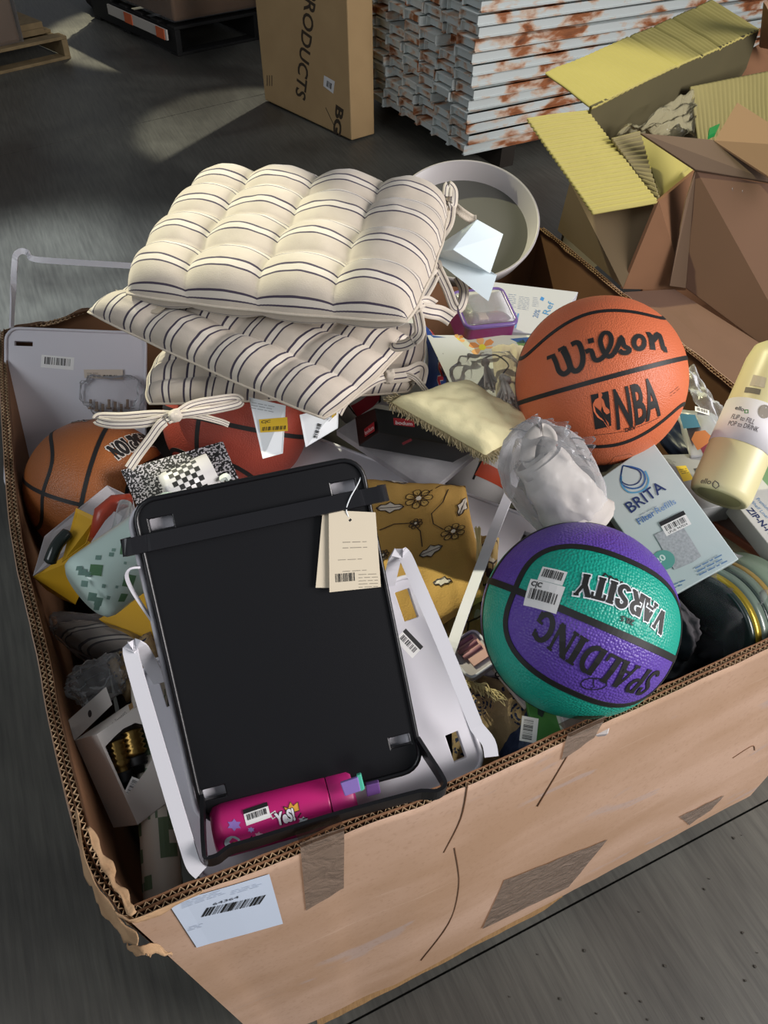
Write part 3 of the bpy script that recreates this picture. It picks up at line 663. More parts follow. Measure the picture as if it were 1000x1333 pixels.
# crushed corner where the left and front walls meet, and loose torn liner paper
TORN = mat('torn_liner', 'b79672', .95, var=.5, vscale=30, col2='8c6a4a', bump=.5, bscale=120)
cr = P(168, 1190, RZ)
def torn(pix, z0, fall, seed, wid):
    pts = [P(x, y, z) for (x, y), z in zip(pix, z0)]; pts = smoothpath(pts, 6); n = len(pts)
    def fn(u, v):
        p = pts[min(int(u * (n - 1)), n - 1)]; e = wid * (.8 + .5 * nz((u * 4, seed, 0)) + .25 * nz((u * 17, seed, 3))) * v * math.sin(PI * min(max(u, .03), .97)) ** .4
        return p + np.array(fall) * e + V3(1, .6, .5) * .004 * nz((u * 6, v * 2, seed)) 
    v, f, uv = grid(fn, n - 1, 5); return v, f
tm = M(); FT2 = mat('torn_liner', 'b79672', .95)
tm.add(*torn([(98, 1052), (112, 1118), (130, 1160), (160, 1198), (180, 1222)], [.862] * 5, (-.25, -.15, -.95), 3, .035))
tm.add(*torn([(112, 1078), (124, 1110), (140, 1140), (155, 1168), (172, 1192)], [.868] * 5, (.75, .3, -.5), 5, .012))
tm.add(*torn([(150, 1185), (175, 1196), (215, 1180), (262, 1160)], [.864, .866, .862, .858], (0, -.35, -.95), 8, .008))
tm.add(*torn([(165, 1228), (183, 1232), (200, 1228), (222, 1240)], [.80, .815, .81, .79], (-.1, -.5, -.8), 12, .016))
obj('torn_corner', tm, TORN, box, smooth=True, solid=.0012, recalc=False)
# torn inner ply hanging under the front wall
def und(u, v):
    x = 0.08 + u * .50; return V3(x, .302 - .004 * v, BZ + .006 - v * (.052 * (1 - .35 * u) + .010 * fbm((x * 14, 3, 0))) * (1 if u < .93 else max(0.1, (1 - u) / .07)))
v, f, uv = grid(und, 90, 3); obj('torn_bottom_ply', (v, f), mat('torn_ply', '9c7a4e', .95, var=.5, vscale=40, stretch=(6, 1, .6), col2='755633', bump=.5, bscale=90), box, solid=.002, recalc=False)
# tape pieces, each on the front face: pixel corners hit the wall plane
def front_y(x, z):
    k = np.interp(x, [p[0] for p in front_t], [p[1] for p in front_t]); r_ = (RZ - z) / (RZ - BZ)
    return k - .0065 - .006 * math.sin(PI * min(1, max(0, r_))) * math.sin(PI * min(1, max(0, (x + .093) / 1.155))) - .0014
class Front(Plane):
    def at(s, u, v, off): p = Plane.at(s, u, v, 0); p[1] = front_y(p[0], p[2]) - off; return p
FP = Plane([V3(-.09, .292, RZ), V3(1.06, .292, RZ), V3(-.09, .292, 0)])
def on_front(x, y, off=.0): p = FP.hit(x, y); return V3(p[0], front_y(p[0], p[2]) - off, p[2])
def tape(pix, over=None, seed=0):
    c = [on_front(*q) for q in pix]; m = M()
    def fn(u, v):
        a = c[0] * (1 - u) + c[1] * u; b = c[3] * (1 - u) + c[2] * u; p = a * (1 - v) + b * v
        return p + V3(0, -.0003 - .0012 * abs(fbm(p, 25, seed)), .004 * nz(p, 60, seed) if v in (0, 1) else 0)
    v, f, uv = grid(fn, 10, 12); m.add(v, f)
    if over:
        t0, t1 = c[0], c[1]
        def fo(u, v):
            a = t0 * (1 - u) + t1 * u; th = v * PI * .9; return a + V3(0, -.005 + (1 - math.cos(th)) * .0115, .011 * math.sin(th) + (RZ + .003 - a[2]) * min(1, v * 3) * .6 + .003 * abs(nz((u * 9, v * 7, seed))))
        v, f, uv = grid(fo, 10, 10); m.add(v, f)
    return obj('tape_strip', m, TAPE, box, smooth=True, recalc=False)
tape([(393, 1104), (451, 1082), (449, 1160), (400, 1190)], True, 1)
tape([(741, 958), (792, 936), (776, 964), (732, 992)], True, 2)
tape([(655, 1144), (792, 1093), (742, 1158), (628, 1210)], None, 3)
tape([(888, 1068), (948, 1042), (930, 1062), (902, 1080)], None, 6)
# creases and scratches pressed in the board
for pl in ([(610, 1021), (600, 1065), (577, 1108)], [(591, 1102), (596, 1150), (583, 1200), (548, 1250)], [(958, 992), (984, 977), (988, 983)], [(742, 985), (700, 1050)]):
    q = smoothpath([on_front(*p, .0) + V3(0, .0004, 0) for p in pl], 5); obj('crease', sweep(q, V3(0, -1, 0), .0012, .0014), mat('crease_card', '6e4f36', .9), box)
# shipping label
SL = Decal(Front([V3(-.09, .290, RZ), V3(1.06, .290, RZ), V3(-.09, .290, 0)]), .0006)
SL.S.seg = .02; SL.poly([(260, 1248), (371, 1210), (354, 1148), (224, 1194)], mat('label_paper', 'c9d6e8', .5), 0)
SL.bars((266, 1208), (342, 1186), .021, n=26, seed=9, lay=1); SL.text('64364', (281, 1192), (314, 1180), '3a3f48', h=.006)
SL.lines((240, 1192), (300, 1168), '9aa6b8', 4, .004, .0007); SL.lines((250, 1222), (268, 1216), '8f9bad', 3, .004, .0008); SL.lines((305, 1172), (345, 1158), '9aa6b8', 3, .004, .0007)
SL.emit('shipping_label', box, 'pale blue-white shipping label with barcode')
# pallet under it
pallet('shipping_pallet', V3(.03, .36, 0), V3(1, 0, 0), V3(0, 1, 0), 7, 1.0, .98, 'low dark pallet hidden under the big corrugated box', mat('pallet_dark', '4d4132', .9), .098)

# ------------------------------------------------------------------ neighbouring box with its cartons
nb = thing('neighbour_box', 'second big kraft bulk box holding open cartons, right of the goods', 'box', (1.75, 1.2, BZ))
def panel(name, c, th, mt, parent, ridge=False, label=None):
    o = obj(name, slab(c, th), mt, parent, bevel=.001, label=label)
    return o
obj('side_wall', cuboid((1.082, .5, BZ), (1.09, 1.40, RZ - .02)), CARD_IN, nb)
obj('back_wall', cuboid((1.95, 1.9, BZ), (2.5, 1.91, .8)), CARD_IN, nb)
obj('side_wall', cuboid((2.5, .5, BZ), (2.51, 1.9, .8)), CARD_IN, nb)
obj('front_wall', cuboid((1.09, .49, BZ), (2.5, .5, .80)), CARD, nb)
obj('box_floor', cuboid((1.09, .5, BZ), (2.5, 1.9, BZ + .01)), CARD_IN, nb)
obj('inner_flap', slab([P(812, 380, .85), P(878, 376, .85), P(1040, 478, .82), P(962, 512, .84)], .006), mat('flap_brown', '6d5140', .85, var=.3), nb, bevel=.001)
FLUTE = mat('fluted_kraft_lit', 'ada25c', .8, var=.25, vscale=6, col2='968b4a')  # kraft with the yellow lamp light put into its colour
def fluted(c, th, parent, name='flap', mt=FLUTE, n=34, amp=.0016, along=0, cre=()):
    """a board whose flutes show through as ridges; c = 4 corners, ridges run along side 0-1 or 1-2"""
    nq = facing(c); c = [np.array(q) for q in c]
    def fn(u, v):
        p = (c[0] * (1 - u) + c[1] * u) * (1 - v) + (c[3] * (1 - u) + c[2] * u) * v; t = (v if along == 0 else u)
        h = amp * math.sin(t * n * 2 * PI); tt = u if along == 0 else v
        for k in cre: h -= .004 * math.exp(-((tt if along == 0 else t) - k) ** 2 / .00006) if True else 0
        return p + nq * (h + .006 * fbm(p, 3.0, 2))
    nu, nv = (40, n * 6) if along == 0 else (n * 6, 40)
    v, f, uv = grid(fn, nu, nv); o = obj(name, (v, f), [mt], parent, smooth=True, recalc=False, solid=th); return o
# carton with long flap
z1 = 1.10
c1 = thing('long_flap_carton', 'large open carton with a long ribbed yellow-lit flap folded out', 'carton', (1.55, 1.6, .5))
h0, h1 = P(771, 139, z1), P(989, 38, z1); l0, l1 = P(710, 98, z1 - .01), P(926, 1, z1 + .01)
fluted([h0, h1, l1, l0], .005, c1, n=40, along=1, amp=.0006, cre=(.45, .6, .72, .88))
obj('back_panel', slab([h0, h1, h1 - V3(0, 0, .45), h0 - V3(0, 0, .45)], .006), mat('carton_shaded', '4f482c', .85, var=.3, vscale=5), c1)  # darker than its flap: shade put into this panel's colour
# carton with lower left flap
c2 = thing('short_flap_carton', 'open brown carton with a ribbed flap hanging down, behind the orange ball', 'carton', (1.3, 1.25, .5))
a_, b_, c_, d_ = P(742, 237, .985), P(858, 262, .985), P(811, 375, .85), P(726, 300, .855)
obj('front_panel', slab([a_, b_, c_ , d_], .006), mat('carton_mid', '75644a', .85, var=.3, vscale=6, col2='75603f'), c2)
e_ = P(766, 143, 1.09)
fluted([P(686, 155, 1.10), e_, P(858, 262, 1.0), P(773, 277, .99)], .004, c2, n=24, along=0, amp=.0014)
g_, g2 = P(906, 221, 1.05), P(893, 375, .86)
obj('side_panel', slab([P(858, 262, 1.0), P(906, 222, 1.0), P(893, 378, .84), P(811, 376, .845)], .006), CARD_IN, c2)
obj('far_panel', slab([P(834, 173, 1.04), P(915, 190, 1.0), P(902, 225, .98), P(860, 258, .99)], .006), FLUTE, c2)
fluted([P(798, 179, 1.07), P(834, 170, 1.07), P(860, 258, 1.0), P(845, 245, 1.0)], .004, c2, name='edge_flap', n=14, along=0, mt=mat('kraft_dull', '857a55', .85))
fm = grid(lambda u, v: (P(800, 178, 1.05) * (1 - u) + P(905, 115, 1.05) * u) * (1 - v) + (P(840, 176, .99) * (1 - u) + P(905, 178, .98) * u) * v + V3(0, 0, .02) * fbm((u * 3, v * 3, 0), 1.5), 24, 24)
tag(obj('plastic_film', (fm[0], fm[1]), plastic_film('film_yellow', opac=.03, bscale=30, col=(.35, .32, .2)), smooth=True, solid=.0006, recalc=False), 'crumpled clear plastic film inside the open cartons', 'plastic film')
c3 = thing('upright_panel_carton', 'ribbed yellow-lit carton standing inside the neighbouring box', 'carton', (1.8, 1.4, .5))
fluted([P(898, 113, 1.05), P(1045, 84, 1.05), P(1045, 190, .95), P(910, 182, .95)], .005, c3, name='front_panel', n=26, along=1, amp=.0008, mt=mat('fluted_dull_lit', '8f8550', .8, var=.2))  # yellow cast of the lamp light is part of this panel's colour
gi = P(922, 172, 1.0); tag(obj('green_wrapper', hexa([gi, P(936, 166, 1.0), P(930, 178, 1.0), P(921, 182, 1.0)], V3(0, 0, .01)), mat('green_plastic', '1d7a3c', .35), bevel=.001), 'small bright green wrapper between the open cartons', 'wrapper')
c4 = thing('brown_carton', 'tall plain brown carton with strands of tape, right edge of the photo', 'carton', (1.5, 1.1, .4))
G = [g_, P(1060, 252, 1.05), P(1060, 500, .80), g2]
obj('front_panel', slab(G, .006), mat('brown_face_shaded', '6f5240', .85, var=.25, vscale=5, col2='5d4431'), c4, bevel=.001)  # face coloured darker to stand for the blocked light
obj('left_panel', slab([g_, P(893, 262, 1.0), P(872, 372, .86), g2], .006), mat('brown_side', '66503c', .85), c4)
fl1 = [P(834, 173, 1.09), P(930, 182, 1.09), P(1010, 238, 1.055), P(906, 221, 1.052)]
obj('top_flap', slab(fl1, .005), mat('flap_dark', '655243', .85), c4, bevel=.001)
obj('standing_flap', slab([P(930, 183, 1.09), P(960, 133, 1.13), P(1050, 190, 1.13), P(1050, 262, 1.06)], .005), mat('flap_mid', '927459', .85), c4, bevel=.001)
for x0, y0, x1, y1 in ((952, 246, 955, 300), (965, 249, 967, 330)): obj('tape_thread', tube([Plane(G).hit(x0, y0) + V3(-.002, -.004, .004), Plane(G).hit(x1, y1) + V3(-.002, -.004, .004)], .0007, 5), FILM2, c4)
bk = thing('dark_carton', 'brown carton corner at the right edge above the ribbed carton', 'carton', (2.2, 1.9, .5))
obj('panel', slab([P(989, 60, 1.05), P(1030, 40, 1.05), P(1030, 110, .95), P(905, 112, .98)], .006), CARD_IN, bk)
obj('panel', slab([P(996, 5, 1.2), P(1030, -5, 1.2), P(1030, 70, 1.05), P(990, 62, 1.05)], .006), mat('flap_mid', '927459', .85), bk)
# ------------------------------------------------------------------ basketballs
def seam_frame(C, r, line, ypole):
    B = Ball(C, r); d = [B.dir(*p) for p in line]; n = unit(np.cross(d[0], d[-1])); y = B.dir(*ypole); y = unit(y - (y @ n) * n); x = np.cross(y, n)
    return x, y, n
def seam_paths(k=120):
    out = []
    for i in range(2):
        out.append([(0 if i == 0 else math.cos(a), math.cos(a) if i == 0 else math.sin(a), math.sin(a) if i == 0 else 0) for a in [2 * PI * j / k for j in range(k)]])
    for sg in (1, -1):
        q = []
        for j in range(k):
            a = 2 * PI * j / k; y, z = math.cos(a), math.sin(a)      # find radius in yz so that x^2 = .3025+.94 z^2
            lo = (abs(y / .85) ** 2.7 + abs(z / .67) ** 2.7) ** (-1 / 2.7)
            yy, zz = y * lo, z * lo; q.append((sg * math.sqrt(max(0, 1 - yy * yy - zz * zz)), yy, zz))
        out.append(q)
    return out
SP = seam_paths()
def ball_mat(name, cols, rough=.5, scale=420, bump=.5):
    m, nt, b, N, L = nodes(name); b.inputs['Roughness'].default_value = rough; tc = N.new('ShaderNodeTexCoord')
    if len(cols) == 1: b.inputs['Base Color'].default_value = lin(cols[0])
    else:
        s = N.new('ShaderNodeSeparateXYZ'); L.new(tc.outputs['Object'], s.inputs[0]); R2 = cols[2]
        x, y, z = (math_(N, L, 'DIVIDE', s.outputs[i], R2) for i in range(3))
        loop = math_(N, L, 'SUBTRACT', 1.0, math_(N, L, 'ADD', math_(N, L, 'POWER', math_(N, L, 'ABSOLUTE', math_(N, L, 'DIVIDE', y, .85)), 2.7), math_(N, L, 'POWER', math_(N, L, 'ABSOLUTE', math_(N, L, 'DIVIDE', z, .67)), 2.7)))
        sg = math_(N, L, 'MULTIPLY', math_(N, L, 'MULTIPLY', math_(N, L, 'SIGN', loop), math_(N, L, 'SIGN', z)), math_(N, L, 'SIGN', x))
        fac = math_(N, L, 'GREATER_THAN', sg, 0.0)
        col = mixc(N, L, fac, lin(cols[0]), lin(cols[1]))
        if len(cols) > 3:
            inner = math_(N, L, 'GREATER_THAN', loop, 0.0); top = math_(N, L, 'GREATER_THAN', z, 0.0)
            col = mixc(N, L, inner, mixc(N, L, top, lin(cols[0]), lin(cols[1])), mixc(N, L, top, lin(cols[3]), lin(cols[4])))
        L.new(col, b.inputs['Base Color'])
    v = N.new('ShaderNodeTexVoronoi'); v.inputs['Scale'].default_value = scale; v.inputs['Randomness'].default_value = .6; L.new(tc.outputs['Object'], v.inputs['Vector'])
    bp = N.new('ShaderNodeBump'); bp.inputs['Strength'].default_value = bump; bp.inputs['Distance'].default_value = .0012; bp.invert = True
    L.new(v.outputs['Distance'], bp.inputs['Height']); L.new(bp.outputs[0], b.inputs['Normal']); return m
SEAM = mat('seam_rubber', '131313', .55)
def ball(name, C, r, label, fr, mt, sw=.007):
    x, y, z = fr; t = thing(name, label, 'ball', C, 'basketballs in the big box')
    v, f = sphere(V3(0, 0, 0), r, 110); me = M().add(v, f); o = obj('cover', me, mt, None, smooth=True, loc=(0, 0, 0)); o.parent = t; WL[o.name] = np.array(C)
    Rm = np.array([x, y, z]).T; o.rotation_euler = Matrix(Rm.tolist()).to_euler()
    m = M()
    for p in SP: 
        q = [C + Rm @ (np.array(s_) * (r + .0001)) for s_ in p]; ups = [s_ - C for s_ in q]; vv, ff = sweep(q, ups, sw, .0012, closed=True)
        m.add(vv, ff)
    obj('seam', m, SEAM, t); return t
CW, rW = T(781, 497, 1.12), .1195
B = Ball(CW, rW); nx = unit(np.cross(B.dir(700, 517), B.dir(866, 472))); zp = B.dir(788, 489); zp = unit(zp - (zp @ nx) * nx); yp = np.cross(zp, nx)
wb = ball('basketball', CW, rW, 'bright orange basketball with black script lettering, by the right wall of the box', (nx, yp, zp), ball_mat('orange_rubber', ['cd6a42']), .0062)
D = Decal(Ball(CW, rW, (722, 489), (866, 452)), .0004)
def zz(pl): return [(x / 5 + 690, y / 5 + 420) for x, y in pl]
for col, e, l in (('a4603f', .0014, 0), ('141414', 0, 1)):
    for pl, wd in (([(112, 232), (165, 212)], .005), ([(150, 214), (172, 262), (190, 315), (222, 335), (255, 312), (258, 280), (232, 215), (212, 180)], .0068), ([(185, 182), (228, 160)], .005),
                   ([(220, 162), (250, 230), (272, 300), (305, 315), (338, 280), (345, 215), (325, 145), (300, 130), (270, 145)], .0068),
                   ([(362, 192), (398, 182), (418, 235), (445, 245), (480, 222), (520, 160), (530, 105), (512, 70), (478, 72), (458, 120), (480, 190), (515, 222), (545, 205)], .006), ([(378, 124), (416, 114)], .007),
                   ([(545, 205), (575, 150), (595, 95), (612, 150), (648, 175), (632, 196), (600, 196), (582, 180)], .0062), (arc(710, 130, 34, -42, 0, 360, 18), .0062),
                   ([(762, 80), (785, 88), (800, 178)], .008), ([(800, 115), (835, 78), (852, 110), (868, 168), (890, 176)], .008)):
        D.stroke(zz(smoothpath([V3(*q, 0)[:2] for q in pl], 3)), wd + e, col, l)
D.emit('script_lettering', wb)
D = Decal(Ball(CW, rW, (800, 556), (862, 533)), .0004)
D.text('NBA', (803, 558), (860, 539), INK, h=.055, bold=.025); D.emit('block_lettering', wb)
D = Decal(Ball(CW, rW, (770, 561), (797, 553)), .0004)
D.poly([(775, 559), (796, 554), (792, 509), (769, 514)], INK, 0)
D.poly(zz([(445, 455), (462, 448), (472, 470), (465, 488), (480, 505), (492, 545), (515, 565), (520, 585), (500, 596), (483, 580), (470, 540), (462, 570), (490, 625), (512, 650), (518, 690), (505, 680), (480, 640), (440, 615), (415, 575), (410, 530), (425, 500), (448, 487)]), 'cd6a42', 1)
D.stroke([(774, 566), (812, 561)], .0006, INK, 1); D.stroke([(829, 556), (858, 543)], .0006, INK, 1); D.text('DRV', (814, 562), (828, 558), INK, h=.006, bold=.03); D.lines((872, 512), (884, 502), '8a4b32', 2, .004, .0006)
D.stroke([(789, 606), (800, 594), (820, 590), (828, 594)], .0008, INK, 1)
D.emit('emblem', wb)

CS, rS = T(753, 806, .955), .1185
fx, fy, fz = seam_frame(CS, rS, [(660, 764), (735, 792), (852, 845)], (639, 754))
if fz[2] < 0: fz = -fz
fx = np.cross(fy, fz)
sb = ball('basketball', CS, rS, 'teal and purple basketball at the front rim of the box', (fx, fy, fz), ball_mat('two_colour_rubber', ['0b9c87', '5b3fa0', rS], .42, 300, .9), .008)
D = Decal(Ball(CS, rS, (858, 868), (722, 800)), .0005)
D.slabtext('SPALDING', (861, 874), (706, 790), .034, INK, arch=.006, fat=1.0, lay=0)
D.stroke([(773 + 17 * math.cos(a / 12 * PI), 890 + 7.5 * math.sin(a / 12 * PI)) for a in range(25)], .0014, INK, 0)
D.stroke([(777, 884), (773, 884), (772, 890), (774, 894), (769, 896)], .0012, INK, 0)
D.emit('maker_lettering', sb)
D = Decal(Ball(CS, rS, (866, 795), (756, 748)), .0005)
D.slabtext('VARSITY', (868, 800), (754, 747), .0255, INK, outline='dfe6ea', arch=-.003, fat=1.25, ow=.12)
D.text('28.5', (826, 808), (809, 801), INK, h=.006, bold=.03)
for i in range(10): q = (788 + i * 7.2, 746 + i * 3.4 + (i * i) * .08); D.stroke([q, (q[0] - 3, q[1] + 5)], .002, INK, 0); D.stroke([(q[0], q[1]), (q[0] + 4, q[1] + 5)], .0012, INK, 0); D.stroke([(q[0] - 2, q[1] + 1), (q[0] + 3, q[1] + 3)], .0012, INK, 0)
D.emit('varsity_lettering', sb)
SB = Ball(CS, rS, (703, 748), (734, 756))
sticker(sb, SB, (700, 755), (733, 763), .030, .017, 3, name='barcode_sticker')
sticker(sb, SB, (682, 788), (729, 801), .042, .031, 4, txt='C|C', off=.0011)

CR, rR = T(308, 548, 1.27), .1165
B = Ball(CR, rR); n_ = unit(np.cross(B.dir(258, 552), B.dir(261, 612))); y_ = B.dir(259, 544); y_ = unit(y_ - (y_ @ n_) * n_); x_ = np.cross(y_, n_)
ball('basketball', CR, rR, 'dark red basketball under the striped cushions, white tags hanging over it', (x_, y_, n_), ball_mat('brick_rubber', ['9c4030'], .45), .007)
CB, rB = T(129, 637, 1.24), .111
B = Ball(CB, rB); n_ = unit(np.cross(B.dir(40, 634), B.dir(96, 655))); y_ = B.dir(106, 656); y_ = unit(y_ - (y_ @ n_) * n_); x_ = np.cross(y_, n_)
bb = ball('basketball', CB, rB, 'brown basketball in the left back corner with block letters upside down', (x_, y_, n_), ball_mat('brown_rubber', ['97582c'], .42), .006)
D = Decal(Ball(CB, rB, (195, 560), (150, 580)), .0004); D.slabtext('CHAMPION', (222, 528), (137, 583), .026, INK, outline='c9c3ba', fat=1.2, ow=.12, arch=.0); D.emit('block_lettering', bb)
D = Decal(Ball(CB, rB, (90, 553), (118, 546)), .0004); D.slabtext('NO', (118, 547), (96, 549), .012, INK, outline='c9c3ba', fat=1.2, ow=.12); D.emit('small_lettering', bb)

# ------------------------------------------------------------------ blue, red and white ball and an orange-white one
CV, rV = T(500, 487, 1.42), .113
vb = thing('panel_ball', 'white, blue and red ball behind the striped cushions, script up its blue band', 'ball', CV)
obj('cover', sphere(CV, rV, 96), ball_mat('white_rubber', ['c6c8c2'], .5), vb, smooth=True)
D = Decal(Ball(CV, rV, (520, 520), (560, 460)), .0005)
D.poly([(545, 424), (572, 430), (584, 500), (545, 528)], '1f3f86', 0); D.poly([(548, 415), (560, 415), (572, 430), (545, 424)], '1f3f86', 0)
D.poly([(457, 528), (495, 500), (494, 520), (468, 545)], '9e1f2f', 0)
D.stroke([(495, 500), (494, 530)], .004, INK, 0); D.stroke([(452, 525), (472, 548)], .004, INK, 0); D.stroke([(542, 422), (552, 470), (543, 528)], .002, 'dfe2e4', 1)
D.text('Wilson', (572, 512), (569, 428), 'b32235', h=.022, bold=.04, outline='e8e8ea', slant=.2, lay=1)
D.emit('colour_panels', vb)
CO = T(612, 596, 1.42); ob = thing('panel_ball', 'orange and white ball with black seams, half hidden under the yellow fringed cushion', 'ball', CO)
obj('cover', sphere(CO, .098, 72), mat('white_rubber2', 'c9c6c4', .5), ob, smooth=True)
D = Decal(Ball(CO, .098, (560, 600), (650, 600)), .0005)
D.poly([(556, 594), (612, 582), (585, 612), (555, 620)], 'b8492a', 0); D.poly([(618, 618), (628, 600), (668, 625), (660, 650)], 'c24a2a', 0)
D.stroke([(612, 580), (585, 606), (556, 628)], .004, INK, 0); D.stroke([(627, 598), (616, 624)], .004, INK, 0); D.emit('colour_panels', ob)

# ------------------------------------------------------------------ metal shelf trays with folding strip legs
class Loc:
    def __init__(s, c, wid=None, z=None):
        c = para(c, wid) if wid else c
        s.c = c; s.o = c[0]; s.eu = unit(c[1] - c[0]); s.W = np.linalg.norm(c[1] - c[0]); s.n = facing([c[0], c[1], c[3]]); d = c[3] - c[0]; ev = d - (d @ s.eu) * s.eu; s.H = np.linalg.norm(ev); s.ev = unit(ev)
    def p(s, u, v, h=0): return s.o + s.eu * u + s.ev * v + s.n * h
    def px(s, x, y, h=0):
        d = RD(x, y); return O3 + d * (((s.o + s.n * h - O3) @ s.n) / (d @ s.n))
def tray_mesh(F, slots, r=.022, th=.009, k=6):
    bm = bmesh.new(); loops = []
    for lp in [rrect(F.W, F.H, r, k)] + [[(a, b), (c, b), (c, d), (a, d)] for a, b, c, d in slots]:
        vs = [bm.verts.new((x, y, 0)) for x, y in lp]; loops += [bm.edges.new((vs[i], vs[(i + 1) % len(vs)])) for i in range(len(vs))]
    bmesh.ops.triangle_fill(bm, use_beauty=True, edges=loops)
    g_ = bmesh.ops.extrude_face_region(bm, geom=bm.faces[:]); 
    for v in [x for x in g_['geom'] if isinstance(x, bmesh.types.BMVert)]: v.co.z = -th
    bm.verts.index_update(); V = [F.p(v.co.x, v.co.y, v.co.z) for v in bm.verts]; Fs = [tuple(v.index for v in f.verts) for f in bm.faces]; bm.free(); return V, Fs
def strip(path, wdir, w_=.012, t_=.0022):
    path = smoothpath(path, 4); ups = []
    for i in range(len(path)):
        t = unit(path[min(i + 1, len(path) - 1)] - path[max(i - 1, 0)]); wd = np.array(wdir(i / (len(path) - 1)) if callable(wdir) else wdir); ups.append(np.cross(wd, t))
    return sweep(path, ups, w_, t_)
def slots4(F, a=.016, w_=.030, l_=.016, b=.016): return [(a, b, a + w_, b + l_), (F.W - a - w_, b, F.W - a, b + l_), (a, F.H - b - l_, a + w_, F.H - b), (F.W - a - w_, F.H - b - l_, F.W - a, F.H - b)]
def tray(name, label, F, mt, slots, lip=True):
    t = thing(name, label, 'tray', F.o, 'metal shelf trays with folding legs'); obj('tray_panel', tray_mesh(F, slots), mt, t, bevel=.0015)
    if lip:
        q = [F.p(x, y, .001) for x, y in rrect(F.W, F.H, .022, 6)]; obj('rim', tube(q, .0028, 6, True), mt, t, smooth=True)
    return t
# black one, on top of the pile
FB = Loc([(172, 655), (468, 595), (548, 1000), (265, 1075)], .24)
W_, H_ = FB.W, FB.H
vb0 = .046
bt = tray('shelf_tray', 'black metal shelf tray with two cream hang tags, lying on the front rim', FB, BLACK, [(.012, .020, .036, .032), (W_ - .036, .022, W_ - .010, .034), (.004, .312, .028, .324), (W_ - .030, .308, W_ - .006, .320)])
obj('folded_leg', strip([*[FB.p(a, .043, b) for a, b in ((-.004, -.014), (-.014, -.010), (-.018, .002), (-.012, .010), (.006, .009), (.02, .010), (.12, .010), (W_ - .02, .010), (W_ - .004, .009), (W_ + .014, .012), (W_ + .020, .002), (W_ + .014, -.012))]], FB.ev + FB.n * .35, .018, .003), mat('black_leg_lightened', '1d1d20', .28), bt, smooth=False)  # leg colour lightened to carry its metallic highlight
z_ = .868; la, lb = FB.px(264, 1040, .002), FB.px(542, 962, .002)
obj('open_leg', strip([la, (la + P(265, 1112, z_)) / 2, P(266, 1106, z_ + .002), P(269, 1120, z_), P(283, 1118, z_), P(300, 1106, z_), P(330, 1097, z_), P(440, 1063, z_), P(535, 1037, z_), P(552, 1034, z_), P(568, 1034, z_), P(579, 1026, z_), P(574, 1012, z_ + .002), (lb + P(574, 1012, z_)) / 2, lb], V3(0, .05, 1), .017, .004), BLACK, bt)
for i, (q, h_) in enumerate((([(420, 667), (474, 672), (476, 766), (411, 765)], .004), ([(428, 664), (489, 667), (496, 764), (429, 771)], .008))):
    cc = [FB.px(x, y, h_ + (.004 if j < 2 else .001)) for j, (x, y) in enumerate(q)]; F2 = Loc([cc[0], cc[1], cc[2], cc[3]])
    o = obj('hang_tag', slab(cc, .0008), mat('cream_card', 'd6cab2', .8), bt, label=['cream hang tag, the one behind', 'cream hang tag with barcode, the one in front'][i])
    if i:
        D = Decal(Plane([cc[0], cc[1], cc[3]]), .0004)
        D.bars((437, 758), (463, 756), .009, n=18, seed=2); D.lines((446, 706), (478, 705), '8b8374', 2, .006, .0008); D.lines((440, 729), (485, 727), '8b8374', 1, .004, .0007); D.lines((446, 744), (478, 742), '8b8374', 1, .004, .0007); D.lines((467, 748), (492, 747), '8b8374', 5, .0034, .0007)
        D.stroke([(455, 676), (457, 678)], .003, INK); D.emit('tag_print', o)
        obj('tag_string', tube(smoothpath([FB.px(456, 677, .010), FB.px(451, 664, .013), FB.px(456, 648, .012), FB.px(466, 630, .004), FB.px(472, 615, -.004)], 6), .0007, 6), PAPER, bt)
# white one lying just under the black one
FU = Loc([q - FB.n * .014 - FB.eu * .008 + FB.ev * .004 for q in (FB.c[0], FB.c[1], FB.c[2], FB.c[3])])
ut = tray('shelf_tray', 'white metal shelf tray directly under the black tray, its left edge showing', FU, WHITE, [(.012, .108, .026, .124), (W_ - .04, .05, W_ - .01, .066)])
obj('strip_leg', strip([FU.px(182, 738, .012), FU.px(170, 740, .014), FU.px(165, 750, .012), FU.px(172, 768, .006), FU.px(186, 790, .002), FU.px(197, 806, -.002)], FU.n, .010), WHITE, ut)
# white one across, with both bars standing up left and right of the black tray
F1 = Loc([(178, 868), (545, 745), (622, 1005), (250, 1160)], .338)
wt = tray('shelf_tray', 'white metal shelf tray lying crosswise below the black tray, bars standing up at both ends', F1, WHITE, [(.018, .016, .034, .052), (F1.W - .036, .014, F1.W - .018, .050), (F1.W - .034, F1.H - .052, F1.W - .018, F1.H - .020)])
h_ = .055
L1 = lambda x, y, h=h_: F1.px(x, y, h)
obj('strip_leg', strip([F1.px(209, 888, .0), L1(192, 858, .03), L1(181, 842), L1(172, 843), L1(172, 858), L1(200, 955), L1(232, 1062), L1(243, 1098), L1(252, 1125), L1(262, 1136)], F1.eu + F1.n * .25, .0155), mat('white_gloss', 'dad9de', .28), wt)
obj('strip_leg', strip([F1.px(506, 762, .0), L1(512, 736, .03), L1(517, 722), L1(526, 722), L1(540, 752), L1(580, 845), L1(616, 935), L1(622, 948), L1(636, 966), L1(640, 985)], F1.eu + F1.n * .25, .0155), mat('white_gloss', 'dad9de', .28), wt)
sticker(wt, Plane([F1.c[0], F1.c[1], F1.c[3]]), (514, 833), (536, 856), .030, .019, 7, head='151515')
